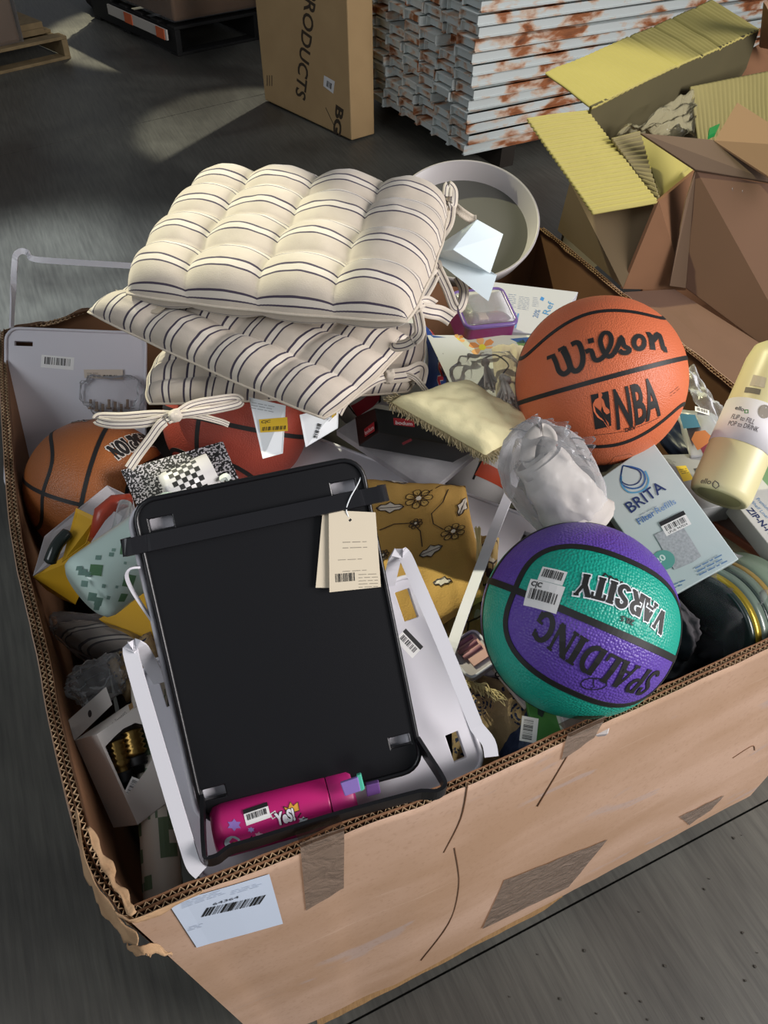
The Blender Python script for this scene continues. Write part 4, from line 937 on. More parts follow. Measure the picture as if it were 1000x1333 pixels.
# big white one at the right
q1 = P(738, 692, .80); q0 = P(385, 561, .80); dv = (P(598, 866, .80) - q1)
F2 = Loc([q0, q1, q1 + dv, q0 + dv])
t2 = tray('shelf_tray', 'larger white metal tray lying flat beneath the bagged curtain and the mustard cloth', F2, WHITE, [(F2.W - .058, .030, F2.W - .040, .062)])
obj('strip_leg', strip([F2.px(694, 656, 0), F2.px(689, 632, .04), F2.px(681, 614, .075), F2.px(672, 616, .08), F2.px(664, 640, .08), F2.px(640, 700, .075), F2.px(612, 775, .07), F2.px(596, 820, .06), F2.px(586, 848, .05), F2.px(578, 862, .03)], F2.eu * 1 + F2.n * .2, .0145), mat('white_gloss', 'dad9de', .28), t2)
# white one leaning at the back left
F4 = Loc([(8, 427), (190, 434), (243, 642), (64, 640)], .236)
t4 = tray('shelf_tray', 'white metal tray leaning in the back left corner with its wire-thin leg raised', F4, WHITE, [(.014, .022, .044, .030)])
q_ = F4.c[0]; up4 = lambda x, y, t: T(x, y, t)
obj('strip_leg', strip([F4.px(15, 428, .0), up4(17, 380, 1.37), up4(19, 345, 1.36), up4(21, 332, 1.355), up4(28, 327, 1.355), up4(36, 329, 1.355), up4(44, 337, 1.355), up4(90, 341, 1.36), up4(170, 346, 1.37), up4(200, 349, 1.375), up4(203, 352, 1.38), F4.px(188, 436, 0)], unit(V3(.1, .5, .9)), .010, .003), mat('white_gloss', 'dad9de', .28), t4)
S4 = Plane([F4.c[0], F4.c[1], F4.c[3]])
sticker(t4, S4, (53, 478), (98, 482), .055, .022, 12, name='barcode_sticker')
hb = thing('hardware_bag', 'small clear bag of screws taped to the leaning white tray', 'bag', F4.px(145, 505, .01))
obj('header_card', slab([F4.px(109, 481, .004), F4.px(160, 481, .004), F4.px(160, 494, .004), F4.px(110, 492, .004)], .001), flat('cdbfae'), hb)
D = Decal(Plane([F4.px(109, 481, .004), F4.px(160, 481, .004), F4.px(110, 492, .004)]), .0006); D.bars((134, 491), (153, 491), .004, n=12); D.lines((113, 486), (131, 486), '5a5048', 3, .003, .0008); D.emit('card_print', hb)
def blob(C, e1, e2, e3, amp, seed, nu=40, nv=24, sc=1.6, pw=.7):
    def fn(u, v):
        a = 2 * PI * u; b = PI * v; s = math.sin(b); d = V3(math.copysign(abs(s * math.cos(a)) ** pw, math.cos(a)), math.copysign(abs(s * math.sin(a)) ** pw, math.sin(a)), math.copysign(abs(math.cos(b)) ** pw, math.cos(b)))
        k = 1 + amp * fbm((math.cos(a) * s, math.sin(a) * s, math.cos(b)), sc, seed); return C + (e1 * d[0] + e2 * d[1] + e3 * d[2]) * k
    v, f, uv = grid(fn, nu, nv); return v, f
obj('bag', blob(F4.px(145, 512, .010), F4.eu * .052, F4.ev * .032, F4.n * .012, .25, 4, pw=.6), FILM, hb, smooth=True)
sm = M()
for i in range(7):
    a = F4.px(118 + i * 8, 520 + (i % 3) * 3, .008); sm.add(*tube([a, a + F4.ev * .014], .0025, 6)); sm.add(*tube([a + F4.ev * .014, a + F4.ev * .017], .0045, 6))
obj('screws', sm, mat('screw_tan', '9a8570', .4, .4), hb, kind='stuff')

# ------------------------------------------------------------------ striped seat cushions
def cushion(name, label, c, th, mt, nt=(4, 4), power=5, uvs=1.0, group=None, depth=.55, seed=0, sag=None, N_=84):
    c = [np.array(q) for q in c]; n = facing([c[0], c[1], c[3]]); t = thing(name, label, 'cushion', sum(c) / 4 - n * th / 2, 'striped seat cushions')
    L0 = np.linalg.norm(c[1] - c[0]); L1_ = np.linalg.norm(c[3] - c[0])
    def pos(u, v, side):
        x, y = 2 * u - 1, 2 * v - 1
        k = 1 - .055 * (x * x * y * y) ; ex = .008 * math.sin(PI * nt[0] * u) ** 2 * abs(y) ** 6; ey = .008 * math.sin(PI * nt[1] * v) ** 2 * abs(x) ** 6
        uu, vv = .5 + .5 * x * (k + ey), .5 + .5 * y * (k + ex)
        p = (c[0] * (1 - uu) + c[1] * uu) * (1 - vv) + (c[3] * (1 - uu) + c[2] * uu) * vv
        ed = (max(0, 1 - abs(x) ** power) * max(0, 1 - abs(y) ** power)) ** .5
        a = abs(math.sin(PI * nt[0] * u)) ** .75; b = abs(math.sin(PI * nt[1] * v)) ** .75
        if u < .5 / nt[0] or u > 1 - .5 / nt[0]: a = 1
        if v < .5 / nt[1] or v > 1 - .5 / nt[1]: b = 1
        pf = (1 - depth + depth * a) * (.72 + .28 * b)
        h = th * (.62 if side > 0 else .38) * ed * pf * side + .003 * fbm((u * 5, v * 5, side), 1.5, seed) * ed
        if sag: p = p + sag(u, v)
        return p + n * h
    m = M()
    for sd in (1, -1):
        v, f, uv = grid(lambda u, v: pos(u, v, sd), N_, N_); A = np.array(v).reshape(N_ + 1, N_ + 1, 3)
        du = np.zeros((N_ + 1, N_ + 1)); du[:, 1:] = np.cumsum(np.linalg.norm(A[:, 1:] - A[:, :-1], axis=2), axis=1); dv = np.zeros((N_ + 1, N_ + 1)); dv[1:] = np.cumsum(np.linalg.norm(A[1:] - A[:-1], axis=2), axis=0)
        m.add(v, f, 0, list(zip((np.tile(du.mean(axis=0), (N_ + 1, 1)).ravel() + .3).tolist(), (np.tile(dv.mean(axis=1)[:, None], (1, N_ + 1)).ravel() + .3).tolist())))
    obj('cover', m, mt, t, smooth=True, recalc=False)
    q = [pos(u, v, 0) for u, v in [(i / 30, 0) for i in range(30)] + [(1, i / 30) for i in range(30)] + [(1 - i / 30, 1) for i in range(30)] + [(0, 1 - i / 30) for i in range(30)]]
    obj('edge_seam', tube(q, .0022, 6, True), CLOTH, t, smooth=True)
    bt_ = [pos(i / nt[0], j / nt[1], 1) - n * .001 for i in range(1, nt[0]) for j in range(1, nt[1])]
    for q in bt_: obj('tuft', lathe([(0, .002), (.003, .0015), (.0035, 0)], q, n, 8), CLOTH, t)
    return t, pos, n
CLOTH = mat('linen_tie', 'c8bdac', .9, bump=.3, bscale=500)
ST_X = stripe_mat('striped_linen_across', 'cfc4b4', '43394a', .041, 1, .27, .036, 'c2b6a5')
ST_Y = stripe_mat('striped_linen_along', 'c9beb0', '3a3142', .033, 0, .30, .05, 'b9ae9f')
RIB = stripe_mat('striped_linen_tie', 'cfc5b6', '43394a', 1.0, 1, .4, .05)
def ribbon(name, pts, wdir, par, w_=.016, t_=.0012, mt=None):
    pth = smoothpath(pts, 8); n = len(pth); v = []; uv = []; f = []
    for i, p in enumerate(pth):
        t = unit(pth[min(i + 1, n - 1)] - pth[max(i - 1, 0)]); wd = np.array(wdir(i / (n - 1)) if callable(wdir) else wdir, float); vw = unit(O3 - p); fc_ = unit(np.cross(t, vw)); fc_ = fc_ if fc_ @ wd > 0 else -fc_; wd = unit(wd) * .35 + fc_; wd = unit(wd - (wd @ t) * t)
        for k in range(5): v.append(p + wd * w_ * (k / 4 - .5) + np.cross(t, wd) * .001 * math.cos(k * 1.5)); uv.append((i * .01, k / 4))
    for i in range(n - 1):
        for k in range(4): a = i * 5 + k; f.append((a, a + 1, a + 6, a + 5))
    return obj(name, M().add(v, f, 0, uv), mt or RIB, par, smooth=True, solid=t_, recalc=False)
VW = lambda p: unit(O3 - p)
# third (lowest) cushion, seen between the pile and the balls
c3 = [P(205, 455, .985), P(560, 420, .985), P(540, 512, .955), P(184, 528, .945)]
u3, p3, n3 = cushion('seat_cushion', 'lowest striped seat cushion, tied with a bow over the basketballs', c3, .055, ST_Y, (4, 3), 6, seed=3, depth=.3)
kn = P(228, 541, .985)
obj('tie_knot', blob(kn, V3(.009, 0, 0), V3(0, .006, .004), V3(0, -.005, .010), .2, 3, 16, 10), RIB, u3, smooth=True)
ribbon('tie', [kn, P(200, 540, .985), P(160, 543, .98), P(131, 543, .975), P(128, 548, .972), P(150, 552, .975), P(190, 550, .98), kn], (0, -.6, .8), u3, .013)
ribbon('tie', [kn, P(250, 527, .99), P(285, 520, .99), P(308, 518, .985), P(312, 525, .98), P(290, 531, .98), P(255, 537, .985), kn], (0, -.5, .9), u3, .012)
ribbon('tie', [kn, P(210, 552, .98), P(195, 572, .96), P(180, 592, .94), P(168, 610, .93)], (1, .2, .3), u3, .013)
ribbon('tie', [kn, P(255, 541, .975), P(285, 548, .965), P(298, 553, .96)], (0, -.5, .9), u3, .008)
k2 = P(506, 490, .985)
obj('tie_knot', blob(k2, V3(.009, 0, 0), V3(0, .006, .004), V3(0, -.005, .011), .2, 6, 16, 10), RIB, u3, smooth=True)
ribbon('tie', [k2, P(530, 487, .985), P(548, 480, .98), P(545, 500, .97)], (0, -.3, 1), u3, .022)
ribbon('tie', [k2, P(525, 487, .985), P(540, 492, .98), P(552, 505, .965), P(562, 518, .95)], (0, -.5, .9), u3, .008)
ribbon('tie', [k2, P(490, 495, .99), P(470, 508, .985), P(450, 522, .975), P(440, 538, .965)], (0, -.4, 1), u3, .014)
# middle cushion, turned the other way and hanging over towards the camera
a_, b_, c_ = P(102, 404, 1.055), P(428, 552, .99), P(546, 432, 1.06)
d_ = P(262, 335, 1.095)
def sag2(u, v): return V3(0, 0, -.018 * (1 - v) ** 2 * 0 - .01 * u * u)
u2, pz2, n2 = cushion('seat_cushion', 'middle striped seat cushion, its corner pointing at the camera', [a_, d_, c_, b_], .078, stripe_mat('striped_linen_middle', 'c9beb0', '3a3142', .034, 1, .30, .045, 'b9ae9f'), (3, 4), 4, seed=8, sag=sag2, depth=.35)
for nm, q, zs, lab in (('price_tag', [(324, 517), (372, 528), (368, 590), (342, 597)], (.975, .985, .95, .945), 'white tag with a yellow barcode strip'), ('price_tag', [(390, 540), (441, 528), (440, 557), (398, 582)], (.97, .98, .955, .945), 'white tag with yellow corner')):
    cc = [P(x, y, z) for (x, y), z in zip(q, zs)]; o = obj(nm, slab(cc, .0008), PAPER, u2, label=lab)
    D = Decal(Plane([cc[0], cc[1], cc[3]]), .0004)
    if q[0][0] < 350: D.poly([(337, 546), (374, 543), (375, 561), (339, 563)], 'e2b92c'); D.bars((341, 561), (372, 559), .006, n=20); D.text('C|C', (340, 551), (352, 550), INK, h=.004, bold=.03); D.lines((328, 524), (360, 530), '8d9094', 3, .004, .0008)
    else: D.bars((413, 571), (419, 552), .006, n=14); D.poly([(432, 532), (439, 530), (438, 540), (432, 545)], 'e2b92c'); D.lines((424, 545), (434, 535), '8d9094', 3, .003, .0008)
    D.emit('tag_print', o)
cc = [P(150, 377, 1.085), P(222, 396, 1.085), P(205, 408, 1.078), P(172, 405, 1.072)]
obj('brand_tag', slab(cc, .0008), mat('beige_tag', 'b9ae9a', .8), u2, label='beige card tag tucked between cushions')
# top cushion
TC = [V3(.277, 1.262, 1.125), V3(.586, .985, 1.165), V3(.398, .735, 1.140), V3(.082, 1.008, 1.095)]
u1, pz, n1 = cushion('seat_cushion', 'topmost striped seat cushion, tufted, half in sunlight', TC, .092, ST_X, (4, 4), 7, seed=1, depth=.34)
k3 = P(540, 400, 1.12)
obj('tie_knot', blob(k3, V3(.010, 0, 0), V3(0, .008, .004), V3(0, -.005, .012), .2, 9, 16, 10), RIB, u1, smooth=True)
ribbon('tie', [k3, P(560, 405, 1.11), P(575, 408, 1.10), P(588, 416, 1.09)], (0, -.3, 1), u1, .020)
ribbon('tie', [k3, P(545, 395, 1.13), P(556, 392, 1.12), P(566, 397, 1.11)], (0, -.3, 1), u1, .014)
ribbon('tie', [k3, P(536, 385, 1.13), P(552, 362, 1.13), P(568, 345, 1.12), P(560, 368, 1.11), k3], (.8, 0, .6), u1, .018)
ribbon('tie', [P(570, 350, 1.12), P(582, 375, 1.10), P(592, 400, 1.08), P(600, 398, 1.08), P(604, 378, 1.09), P(596, 360, 1.10)], (.8, -.3, .3), u1, .014)
ribbon('tie', [k3, P(545, 415, 1.11), P(546, 435, 1.09), P(530, 448, 1.07), P(514, 450, 1.06), P(518, 440, 1.06)], (.6, -.3, .6), u1, .015)
ribbon('tie', [P(578, 262, 1.17), P(588, 268, 1.17), P(590, 250, 1.18), P(584, 242, 1.185), P(582, 255, 1.18)], (1, .1, 0), u1, .014)
ribbon('tie', [P(584, 262, 1.17), P(600, 276, 1.16), P(614, 285, 1.15), P(620, 286, 1.15)], (.2, -.5, .8), u1, .013, mt=CLOTH)
ribbon('tie', [P(585, 268, 1.17), P(582, 290, 1.15), P(570, 310, 1.14), P(560, 335, 1.13), P(545, 360, 1.13)], (.8, -.2, .6), u1, .020)
za = 1.135
cc = {k: P(*k, z) for k, z in (((556, 330), 1.13), ((590, 325), 1.155), ((621, 286), 1.15), ((655, 305), 1.13), ((638, 356), 1.12), ((647, 358), 1.115), ((636, 392), 1.09))}
tg = M()
for q in (((590, 325), (621, 286), (655, 305), (638, 356)), ((556, 330), (590, 325), (647, 358), (636, 392)), ((556, 330), (621, 286), (590, 325))):
    tg.add([cc[k] for k in q], [tuple(range(len(q)))])
obj('care_tag', tg, mat('tag_white', 'dbe9ee', .7), u1, solid=.0008, recalc=False, label='large folded white paper tag')

# ------------------------------------------------------------------ round grey dish
CD = T(605, 284, 1.60); vv_ = unit(O3 - CD); upp = V3(0, 0, 1) - (V3(0, 0, 1) @ vv_) * vv_; nD = unit(vv_ * .75 + unit(upp) * .66)
dish = thing('round_dish', 'round pale grey dish leaning on the back wall behind the cushions', 'dish', CD - nD * .04)
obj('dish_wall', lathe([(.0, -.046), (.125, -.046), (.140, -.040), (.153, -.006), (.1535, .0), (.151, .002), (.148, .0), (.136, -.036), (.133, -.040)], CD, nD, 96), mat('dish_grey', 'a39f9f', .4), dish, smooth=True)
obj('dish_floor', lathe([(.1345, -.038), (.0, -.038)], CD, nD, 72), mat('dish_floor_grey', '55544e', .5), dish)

# ------------------------------------------------------------------ boxes
def cartonbox(name, label, cat, c, th, mt, bev=.0012, mts=None):
    t = thing(name, label, cat, c[0]); n = facing([c[0], c[1], c[3]]); obj('carton', hexa(c, -n * th), mt, t, bevel=bev); return t
bc_ = [T(768, 632, 1.095), T(850, 575, 1.085), T(962, 728, 1.03), T(872, 778, 1.04)]
BRM = mat('pale_aqua_box', 'c9d2d0', .35, var=.5, vscale=9, col2='a9c2c4')
br = cartonbox('filter_box', 'pale box of water filter refills between the orange and the teal ball', 'box', bc_, .045, BRM)
D = Decal(Plane([bc_[0], bc_[1], bc_[3]]), .0005)
D.text('BRITA', (822, 668), (868, 637), '22356b', h=.016, bold=.01); D.text('Filter', (833, 683), (854, 670), '4a74ad', h=.0085, bold=.015); D.text('Refills', (856, 669), (881, 655), '6a8fc0', h=.0085)
D.lines((833, 671), (860, 656), '8b97a5', 1, .003, .0008)
for cl, wd, pts in (('22356b', .0016, [(811, 606), (808.5, 621), (811, 628), (820, 631.5), (830, 629), (835, 621), (832, 613), (822, 609), (811, 606)]), ('2f5f9e', .0020, [(811, 606), (808, 624), (812, 632), (824, 636), (835, 633), (840, 624), (836, 613), (824, 608), (811, 606)]), ('5aa0c8', .0022, [(809, 620), (810, 632), (818, 640), (829, 641), (840, 636), (844.5, 625), (840, 613)])):
    D.stroke(smoothpath([np.array(q, float) for q in pts], 4), wd, cl, 1)
D.poly([(852, 696), (886, 680), (913, 724), (902, 732), (878, 742)], mat('filter_grey', '9aa0a4', .7, var=.6, vscale=300, col2='c4c8cc'), 0)
D.poly([(864 + 15 * math.cos(k * PI / 10), 729 + 13 * math.sin(k * PI / 10)) for k in range(20)], '5fa59b', 2); D.text('20', (856, 735), (868, 727), 'd8ece8', h=.008, bold=.03, lay=3)
D.lines((905, 740), (948, 718), '5f82a8', 3, .005, .0016); D.lines((875, 762), (892, 755), '5f82a8', 2, .004, .0014); D.emit('box_print', br)
sticker(br, Plane([bc_[0], bc_[1], bc_[3]]), (868, 698), (903, 681), .036, .021, 5, head='17181b', foot='LPUB 947024')
# cork-lid style bottle
eA, eB = T(935, 649, 1.13), T(1012, 475, 1.15); rE = .0435; ax = unit(eB - eA)
el = thing('drink_bottle', 'pale yellow drink bottle with a paper sleeve, leaning on the right wall', 'bottle', eA)
obj('bottle_body', lathe([(0, .004), (.030, .003), (.036, 0), (.041, .003), (rE, .012), (rE, .215), (.040, .235), (.032, .243), (.0, .245)], eA, ax, 64), mat('pale_yellow_paint', 'd3cb9c', .38), el, smooth=True)
obj('base_recess', lathe([(.031, .0015), (0, .0015)], eA, ax, 40), mat('olive_base', 'a8a373', .5), el)
CE = Cyl(eA, eB, rE)
def bandcyl(v0, v1, r_): return lathe([(r_, v0), (r_, v1)], eA, ax, 64)
obj('paper_sleeve', bandcyl(CE.px(958, 572)[1], CE.px(985, 520)[1], rE + .0005), mat('sleeve_paper', 'd9d6d8', .6), el, smooth=True, solid=.0006)
D = Decal(CE, .0004)
D.text('ello', (912, 629), (925, 631), '5c5b52', h=.008, bold=.01); D.stroke([(928, 629), (931, 626), (935, 629), (936, 633), (932, 636), (928, 633), (928, 629)], .0016, '5c5b52')
D.emit('body_logo', el)
D = Decal(CE, .0006)
D.text('ello', (957, 533), (968, 536), '2b2b2b', h=.006, bold=.01, lay=1); D.stroke([(970, 534), (974, 534), (974, 538), (970, 538), (970, 534)], .0015, '4f8a4a', 1)
D.text('FLIP to FILL', (952, 545), (981, 553), '4a4143', h=.0075, bold=.0, lay=1); D.text('POP to DRINK', (948, 554), (986, 563), '4a4143', h=.0075, lay=1)
D.poly([(995 + 8 * math.cos(k * PI / 8), 536 + 9 * math.sin(k * PI / 8)) for k in range(16)], '8e867b', 1); D.emit('sleeve_print', el)
D = Decal(CE, .0005); D.poly([(981, 488), (998, 492), (995, 505), (976, 502)], 'bdb39c'); D.poly([(971, 504), (991, 507), (989, 514), (969, 511)], '6c6658'); D.emit('upper_sticker', el)
D = Decal(Plane([eA, eA + CE.e0, eA + np.cross(ax, CE.e0)]), .0004)
# zip box, trays at the right
zb = [P(955, 652, .86), P(985, 615, .865), P(1060, 700, .85), P(1030, 745, .845)]
zz_ = cartonbox('slim_box', 'slim white box with navy lettering at the right edge, below the yellow bottle', 'box', zb, .03, mat('grey_white_card', 'b9b9b4', .6))
D = Decal(Plane([zb[0], zb[1], zb[3]]), .0006); D.text('ZIP-N-FIT', (971, 663), (1007, 702), '1f2d55', h=.011, bold=.03); D.text('Premium', (984, 650), (1000, 665), '4e7aa8', h=.007); D.text('Shelf Liner', (978, 654), (999, 676), '4e7aa8', h=.006); D.emit('box_print', zz_)
def shallow(name, label, pix, z, mt, inner=None, th=.012):
    c = [P(x, y, z) for x, y in pix]; c = [V3(min(q[0], 1.035), q[1], q[2]) for q in c]; F = Loc(c); F.W = min(F.W, (1.04 - F.o[0]) / max(F.eu[0], .2)); F.H = min(F.H, .24); t = thing(name, label, 'tray', F.o, 'shallow coloured trays')
    obj('base', tray_mesh(F, [], .03, th * .4), inner or mt, t)
    q = [F.p(x, y, th * .3) for x, y in rrect(F.W, F.H, .03, 8)]; obj('rim', sweep(q, F.n, .006, th, closed=True), mt, t, bevel=.001); return t
shallow('shallow_tray', 'sage green shallow tray under the yellow bottle', [(905, 648), (1090, 742), (1150, 650), (985, 580)], .815, mat('sage_green', '6f8f6c', .45))
shallow('shallow_tray', 'coral pink shallow tray beneath the sage green one', [(900, 668), (1070, 775), (1150, 690), (1000, 590)], .79, mat('coral', 'b8745c', .5), mat('dusty_pink', 'b59a90', .6))
gb = [P(858, 592, .86), P(918, 590, .86), P(960, 655, .85), P(905, 665, .85)]
g1 = cartonbox('grey_box', 'grey printed box with a yellow sticker, behind the filter box', 'box', gb, .04, mat('grey_card', '8f9190', .6))
D = Decal(Plane([gb[0], gb[1], gb[3]]), .0006); D.poly([(880, 607), (893, 606), (903, 624), (890, 627)], 'd3b83a'); D.lines((884, 612), (894, 610), '4a4a3a', 3, .004, .001); D.poly([(903, 610), (909, 609), (914, 618), (908, 620)], '3b3d40'); D.lines((868, 597), (880, 602), '6a6c6c', 3, .003, .0008); D.emit('box_print', g1)
pp = [P(878, 532, .88), P(930, 540, .88), P(958, 590, .87), P(898, 596, .86)]
p1_ = thing('photo_pouch', 'glossy pouch printed with a tan and maroon photo, behind the orange ball', 'pouch', pp[0])
v, f, uv = grid(lambda u, v: (pp[0] * (1 - u) + pp[1] * u) * (1 - v) + (pp[3] * (1 - u) + pp[2] * u) * v + V3(0, 0, .02 * math.sin(PI * u) * math.sin(PI * v) + .006 * nz((u * 4, v * 4, 2))), 20, 20)
obj('pouch_body', (v, f), mat('pouch_grey', '9b9ea0', .3), p1_, smooth=True, solid=.002, recalc=False)
D = Decal(Plane([p + V3(0, 0, .022) for p in (pp[0], pp[1], pp[3])]), .0005); D.poly([(900, 572), (905, 562), (918, 560), (926, 568), (920, 582), (908, 586)], 'a9683c', 0); D.poly([(912, 584), (926, 574), (928, 588), (916, 592)], '6d2338', 1); D.poly([(884, 538), (905, 540), (912, 556), (890, 558)], '3d6f86', 0); D.emit('pouch_print', p1_)
nb_ = [P(870, 555, .84), P(905, 552, .84), P(912, 600, .83), P(872, 600, .83)]
tag(obj('navy_pack', blob(sum(nb_) / 4, V3(.03, 0, 0), V3(0, .045, 0), V3(0, 0, .02), .2, 4), mat('navy_plastic', '1b2740', .4), smooth=True), 'dark navy pack right under the orange ball', 'pack')
pl_ = [P(880, 475, .90), P(905, 480, .895), P(975, 590, .87), P(925, 560, .88)]
wp = thing('clear_sleeve', 'clear plastic sleeve with a small white label beside the right box wall', 'plastic film', pl_[0])
v, f, uv = grid(lambda u, v: (pl_[0] * (1 - u) + pl_[1] * u) * (1 - v) + (pl_[3] * (1 - u) + pl_[2] * u) * v + V3(0, 0, .012 * fbm((u * 3, v * 5, 7))), 16, 30)
obj('sleeve', (v, f), FILM2, wp, smooth=True, solid=.0006, recalc=False)
sticker(wp, Plane([p + V3(0, 0, .01) for p in (pl_[0], pl_[1], pl_[3])]), (905, 535), (928, 542), .024, .012, 6)
# stacked bowls in film
bA = P(906, 822, .79); bx_ = unit(unit(RD(915, 800)) * .70 + RM[:, 0] * .66 + RM[:, 1] * .26)
dm = thing('bowl_stack', 'dark green bowls with gold rims bundled in film, front right', 'bowls', bA)
for nm, prof, mt in (('dark_bowl', [(0, .028), (.03, .026), (.06, .016), (.078, 0), (.081, .002), (.083, .006)], mat('dark_green_glaze', '27332f', .22)),
                     ('gold_band', [(.083, .006), (.086, .016)], mat('gold', 'a08a2c', .3, .6)), ('grey_band', [(.086, .016), (.088, .022), (.089, .030)], mat('sage_glaze', '5d6b60', .25)),
                     ('dark_band', [(.089, .030), (.090, .036)], mat('dark_green_glaze', '27332f', .22)), ('green_band', [(.090, .036), (.091, .052)], mat('sage_glaze', '5d6b60', .25)), ('tan_band', [(.091, .052), (.092, .062)], mat('tan_glaze', '86713c', .3)), ('rear_bowl', [(.092, .062), (.094, .075), (.09, .12), (.05, .16), (0, .165)], mat('sage_glaze2', '6c7d6b', .3))):
    obj(nm, lathe(prof, bA, bx_, 72), mt, dm, smooth=True, solid=.001)
obj('film_wrap', blob(bA + bx_ * .075 + V3(0, .015, 0), bx_ * .085, unit(np.cross(bx_, V3(0, 0, 1))) * .085, V3(0, 0, .09), .10, 5, 50, 30, 2.5), FILM, dm, smooth=True)
# upper white-blue box, purple case, flower pad, white card
ub = [P(636, 366, .90), P(753, 380, .90), P(716, 437, .88), P(600, 424, .88)]
t_ = cartonbox('flat_white_box', 'flat white box with small blue print, below the round dish', 'box', ub, .035, mat('soft_white_card', 'b4b6bb', .6))
D = Decal(Plane([ub[0], ub[1], ub[3]]), .0006); D.poly([(660, 406), (672, 407), (668, 429), (654, 428)], '3d7fc0'); D.lines((662, 383), (672, 384), '7d8aa3', 7, .006, .0014); D.lines((676, 386), (690, 388), '8a94a8', 8, .005, .001); D.lines((694, 387), (702, 388), '8a94a8', 6, .005, .001)
D.text('20%', (700, 414), (704, 404), '5f7fae', h=.010); D.text('Ref', (714, 410), (722, 394), '4a86b8', h=.012); D.poly([(705, 386), (709, 388), (707, 392), (703, 390)], '3d7fc0'); D.stroke([(675, 408), (671, 427)], .003, '5b86b8'); D.emit('box_print', t_)
pc_ = [P(588, 384, .935), P(652, 378, .935), P(662, 424, .92), P(598, 431, .92)]
F = Loc(pc_); pt = thing('toy_case', 'clear-lidded purple case holding small pink trinkets, under the cushion ties', 'case', F.o)
obj('case_body', tray_mesh(F, [], .012, .05), mat('magenta_plastic', '6f2458', .35), pt, bevel=.003)
obj('case_frame', tube([F.p(x, y, .004) for x, y in rrect(F.W, F.H, .012, 6)], .004, 8, True), mat('purple_clear', '6a5490', .25), pt, smooth=True)
for x, y, cl in ((624, 398, 'c43a5c'), (641, 402, 'b8324e'), (628, 412, 'd8b8a0'), (612, 402, 'aab59a')): a = F.px(x, y, .002); obj('trinket', hexa([a + F.eu * i * .009 + F.ev * j * .010 for i, j in ((-1, -1), (1, -1), (.8, 0), (1, 1), (-1, 1), (-.8, 0))], F.n * .004), flat(cl), pt, bevel=.001)
v, f, uv = grid(lambda u, v: F.p(F.W * (.04 + .92 * u), F.H * (.05 + .9 * v), .006 + .010 * (1 - abs(2 * u - 1) ** 6) * (1 - abs(2 * v - 1) ** 6)), 20, 16); obj('case_lid', (v, f), FILM2, pt, smooth=True, solid=.0008, recalc=False)
fp = [P(575, 436, .90), P(704, 436, .90), P(700, 480, .88), P(580, 480, .88)]
ft_ = cartonbox('flower_pack', 'pack printed with orange flowers, left of the orange ball', 'pack', fp, .02, flat('c3c6b4'))
D = Decal(Plane([fp[0], fp[1], fp[3]]), .0006)
for cx, cy, r_ in ((628, 452, 17), (672, 470, 14), (596, 442, 9)):
    for k in range(6): a = k * PI / 3 + .3; D.poly([(cx, cy)] + [(cx + r_ * (math.cos(a + d) * l), cy + .75 * r_ * (math.sin(a + d) * l)) for d, l in ((-.42, .75), (-.2, 1.05), (.2, 1.05), (.42, .75))], 'cc8a4c' if k % 2 else 'd9a668', 0)
    D.poly([(cx + r_ * .3 * math.cos(k), cy + r_ * .25 * math.sin(k)) for k in range(6)], 'd8cf3a', 1)
for a, b, c, d in ((672, 446, 690, 452), (655, 464, 668, 458)): D.poly([(a, b), ((a + c) / 2, b - 4), (c, d), ((a + c) / 2, d + 3)], '6f8f55', 0)
D.poly([(664, 441), (700, 438), (700, 446), (676, 447)], '3b5f8f', 0); D.emit('flower_print', ft_)
wc = [P(556, 436, .92), P(590, 436, .92), P(636, 478, .905), P(602, 532, .885)]
t_ = cartonbox('white_card', 'white product card with dark print beside the blue ball', 'card', [wc[0], wc[1], wc[2], wc[3]], .002, flat('c9ccd2'))
D = Decal(Plane([wc[0], wc[1], wc[3]]), .0006); D.text('room', (606, 464), (594, 476), INK, h=.010); D.text('essentials', (612, 456), (602, 466), '3b3b40', h=.006); D.bars((580, 463), (596, 450), .007, n=16); D.poly([(595 + 6 * math.cos(k * .7), 517 + 6 * math.sin(k * .7)) for k in range(9)], '3f93cf'); D.poly([(560, 436), (585, 440), (593, 448), (572, 446)], '284f96'); D.emit('card_print', t_)
# black bar-tool box
bo_ = [P(462, 543, .895), P(488, 531, .94), P(494, 563, .905), P(467, 581, .86)]
wd = P(580, 578, .90) - P(493, 563, .90)
t_ = thing('black_box', 'long black box with red and white logo labels, under the yellow fringed cushion', 'box', bo_[3])
ex = unit(P(590, 548, .94) - P(488, 531, .94)) * .15
obj('carton', hexa(bo_, ex), mat('black_card', '151716', .35), t_, bevel=.001)
D = Decal(Plane([bo_[1], bo_[1] + ex, bo_[2]]), .0006); D.poly([(512, 544), (539, 546), (540, 556), (513, 553)], 'b3202c'); D.text('bodum', (515, 552), (537, 554), 'e8dcdc', h=.0055, bold=.02); D.stroke([(524, 578), (536, 572)], .004, '7a1f28'); D.emit('side_logo', t_)
D = Decal(Plane([bo_[0], bo_[1], bo_[3]]), .0006); D.poly([(474, 559), (487, 549), (488, 561), (475, 569)], 'b3202c'); D.text('bodum', (476, 566), (487, 558), 'e8dcdc', h=.0055, bold=.02); D.emit('end_logo', t_)
mb = [P(438, 560, .845), P(500, 520, .85), P(620, 590, .845), P(560, 640, .84)]
tag(obj('marble_board', slab(mb, .012), mat('marble_print', 'b2b0b2', .5, var=.7, vscale=12, col2='6d6b70'), bevel=.001), 'grey marble-patterned board under the black box', 'board')

